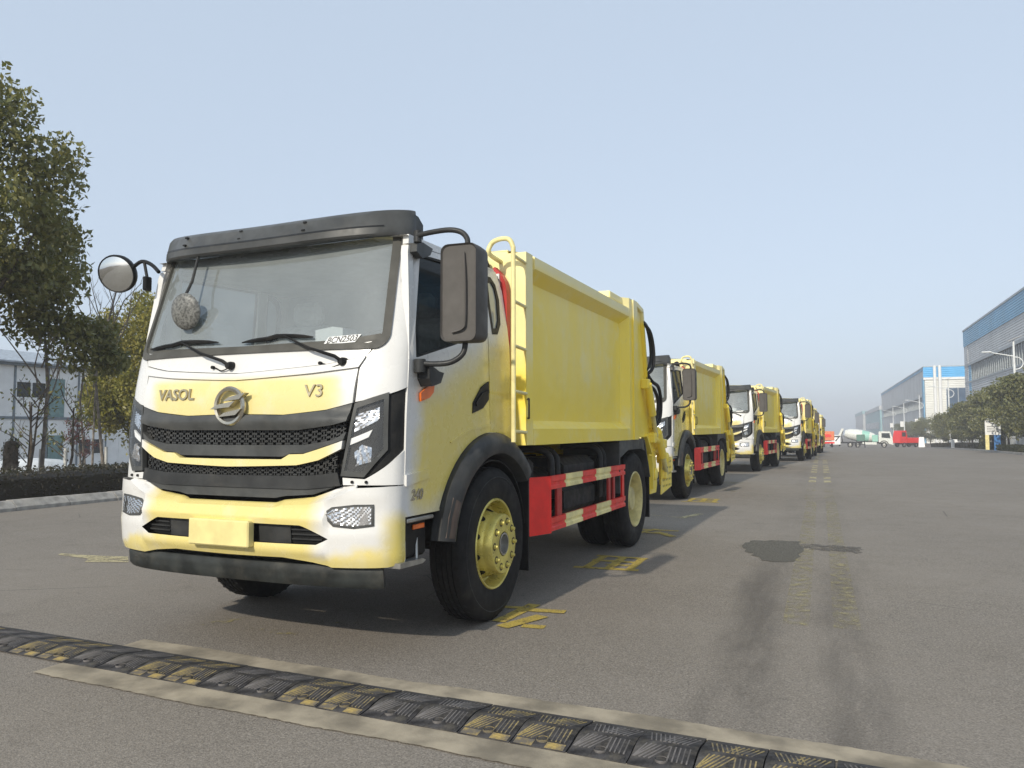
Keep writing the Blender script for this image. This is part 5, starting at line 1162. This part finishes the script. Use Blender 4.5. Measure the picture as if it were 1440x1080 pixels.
G().box(6.1, 7.15, -1.0, 1.0, 1.05, 2.35, .08).build('water_tank', 'mint', mx)
G().box(4.4, 6.9, -1.16, -1.1, .55, 1.0, .01).build('side_skirt', 'mixwhite', mx)
g = G(); g.ext([(.1, 2.2), (.75, 3.55), (1.15, 3.55), (.8, 2.1)], 1, -.5, .5); g.build('feed_hopper', 'mixwhite', mx, 20)
for s in (-1, 1): G().tube([(.9, s * .7, .9), (.7, s * .6, 2.2), (1.0, s * .5, 3.1)], .06, 6).build('hopper_frame', 'chassis', mx, 40)
g = G(); g.ext([(-.5, 1.2), (.35, 2.2), (.5, 2.1), (-.3, 1.1)], 1, -.25, .25); g.build('discharge_chute', 'chassis', mx, 20)
# red truck
rt = empty('red_truck', (11.35, 138, gz(138) + .003), R(38)); rt.scale = (.74, .74, .74); tag(rt, 'red flatbed truck with tall headboard parked behind the white mixer truck', 'truck')
for x in (.75, 3.9):
    for yy in (-1.0, 1.0): wheel(rt, x, yy, .5, .3)
g = G(); g.ext([(-.35, .9), (-.25, 2.2), (.1, 3.55), (1.25, 3.6), (1.35, 3.5), (1.35, .9)], 1, -1.1, 1.1); cb = g.build('cab', 'red', rt, 30)
G().box(.2, 1.15, -1.12, -1.103, 2.3, 3.2).build('side_window', 'winglass', cb); G().box(-.36, 5.1, -.4, .4, .6, .92).build('chassis', 'black', rt)
G().box(1.45, 5.0, -1.15, 1.15, .95, 1.1).build('flatbed_floor', 'red', rt)
for yy in (-1.15, 1.1): G().box(1.45, 5.0, yy, yy + .05, 1.1, 2.05, .01).build('drop_side', 'red', rt)
G().box(1.42, 1.5, -1.15, 1.15, 1.1, 2.7).build('headboard', 'red', rt); G().box(4.98, 5.05, -1.1, 1.1, 1.1, 2.05).build('tail_board', 'red', rt); G().box(1.9, 4.9, -1.12, -1.05, .35, .9).build('side_skirt', 'chassis', rt)
# orange truck seen from behind at the end of the row, and white vans
ot = empty('orange_truck', (.85, 122, gz(122) + .003)); tag(ot, 'small orange truck beyond the farthest garbage truck', 'truck')
for x in (-.55, .55):
    g = G(); g.lathe([(.2, -.15), (.42, -.15), (.45, 0), (.42, .15), (.2, .15)], (x, .8, .45), 0, 18); g.build('tyre', 'rubber', ot, 40)
M['orange'] = pm('orange_paint', (.72, .20, .07), .45)
G().box(-.9, .9, 0, 4.2, 1.0, 2.35, .05).build('load_body', 'orange', ot); G().box(-.9, .9, -.05, .1, .55, .80, .02).build('tail_bar', 'red', ot); G().box(-.9, .9, -.06, -.045, .82, .94).build('white_stripe', 'white', ot); G().box(-.5, .5, .1, 4, .6, .99).build('chassis', 'black', ot); G().box(-.45, .45, -.06, -.01, 1.5, 1.9, .01).build('tail_plate', 'red', ot)
for x, y, l in ((2.2, 146, 'white van far off left of the mixer truck'), (-1.2, 175, 'faint white van farthest down the road')):
    o = empty('white_van', (x, y, gz(y) + .003)); tag(o, l, 'van')
    g = G(); g.ext([(-.1, .3), (-.1, 1.2), (.25, 1.9), (4.2, 1.95), (4.3, .3)], 0, -.85, .85); b_ = g.build('body', 'white', o, 30)
    g = G(); g.raw([(-.7, -.02, 1.28), (.7, -.02, 1.28), (.62, .20, 1.80), (-.62, .20, 1.80)], [(0, 1, 2, 3)]); g.v = [(a, b - .02, c) for a, b, c in g.v]; g.build('windshield', 'winglass', b_, 0)
    for xx in (-.75, .75):
        for yy in (.75, 3.4): G().lathe([(.12, -.1), (.30, -.1), (.33, 0), (.30, .1), (.12, .1)], (xx, yy, .33), 0, 14).build('tyre', 'rubber', o, 40)
# green board on dark legs standing before the mixer
o = empty('work_stand', (5.25, 122, gz(122))); tag(o, 'dark green work stand on black legs in front of the mixer truck', 'stand')
G().box(-.55, .55, -.2, .2, .95, 1.9, .03).build('stand_panel', pm('stand_green', (.10, .20, .16), .6), o)
for x in (-.6, .55):
    for yy in (-.35, .3): G().tube([(x, yy, 0), (x * .85, yy * .5, 1.0)], .05, 6).build('leg', 'black', o, 50)
G().box(-.6, .6, -.3, .3, .45, .53).build('shelf', 'black', o)

# ------------------------------------------------------------------ haze
hm = bpy.data.materials.new('haze_air'); hm.use_nodes = True; ht = hm.node_tree; ht.nodes.clear()
pv = ht.nodes.new('ShaderNodeVolumePrincipled'); ho = ht.nodes.new('ShaderNodeOutputMaterial'); ht.links.new(pv.outputs[0], ho.inputs['Volume'])
pv.inputs['Color'].default_value = (.90, .91, .95, 1); pv.inputs['Density'].default_value = .0018; pv.inputs['Anisotropy'].default_value = 0.
hz = G().box(-310, 310, -60, 700, -3.2, 24).build('haze', hm, None, 0); tag(hz, 'thin pale blue haze over the whole road', 'haze', None, 'stuff')
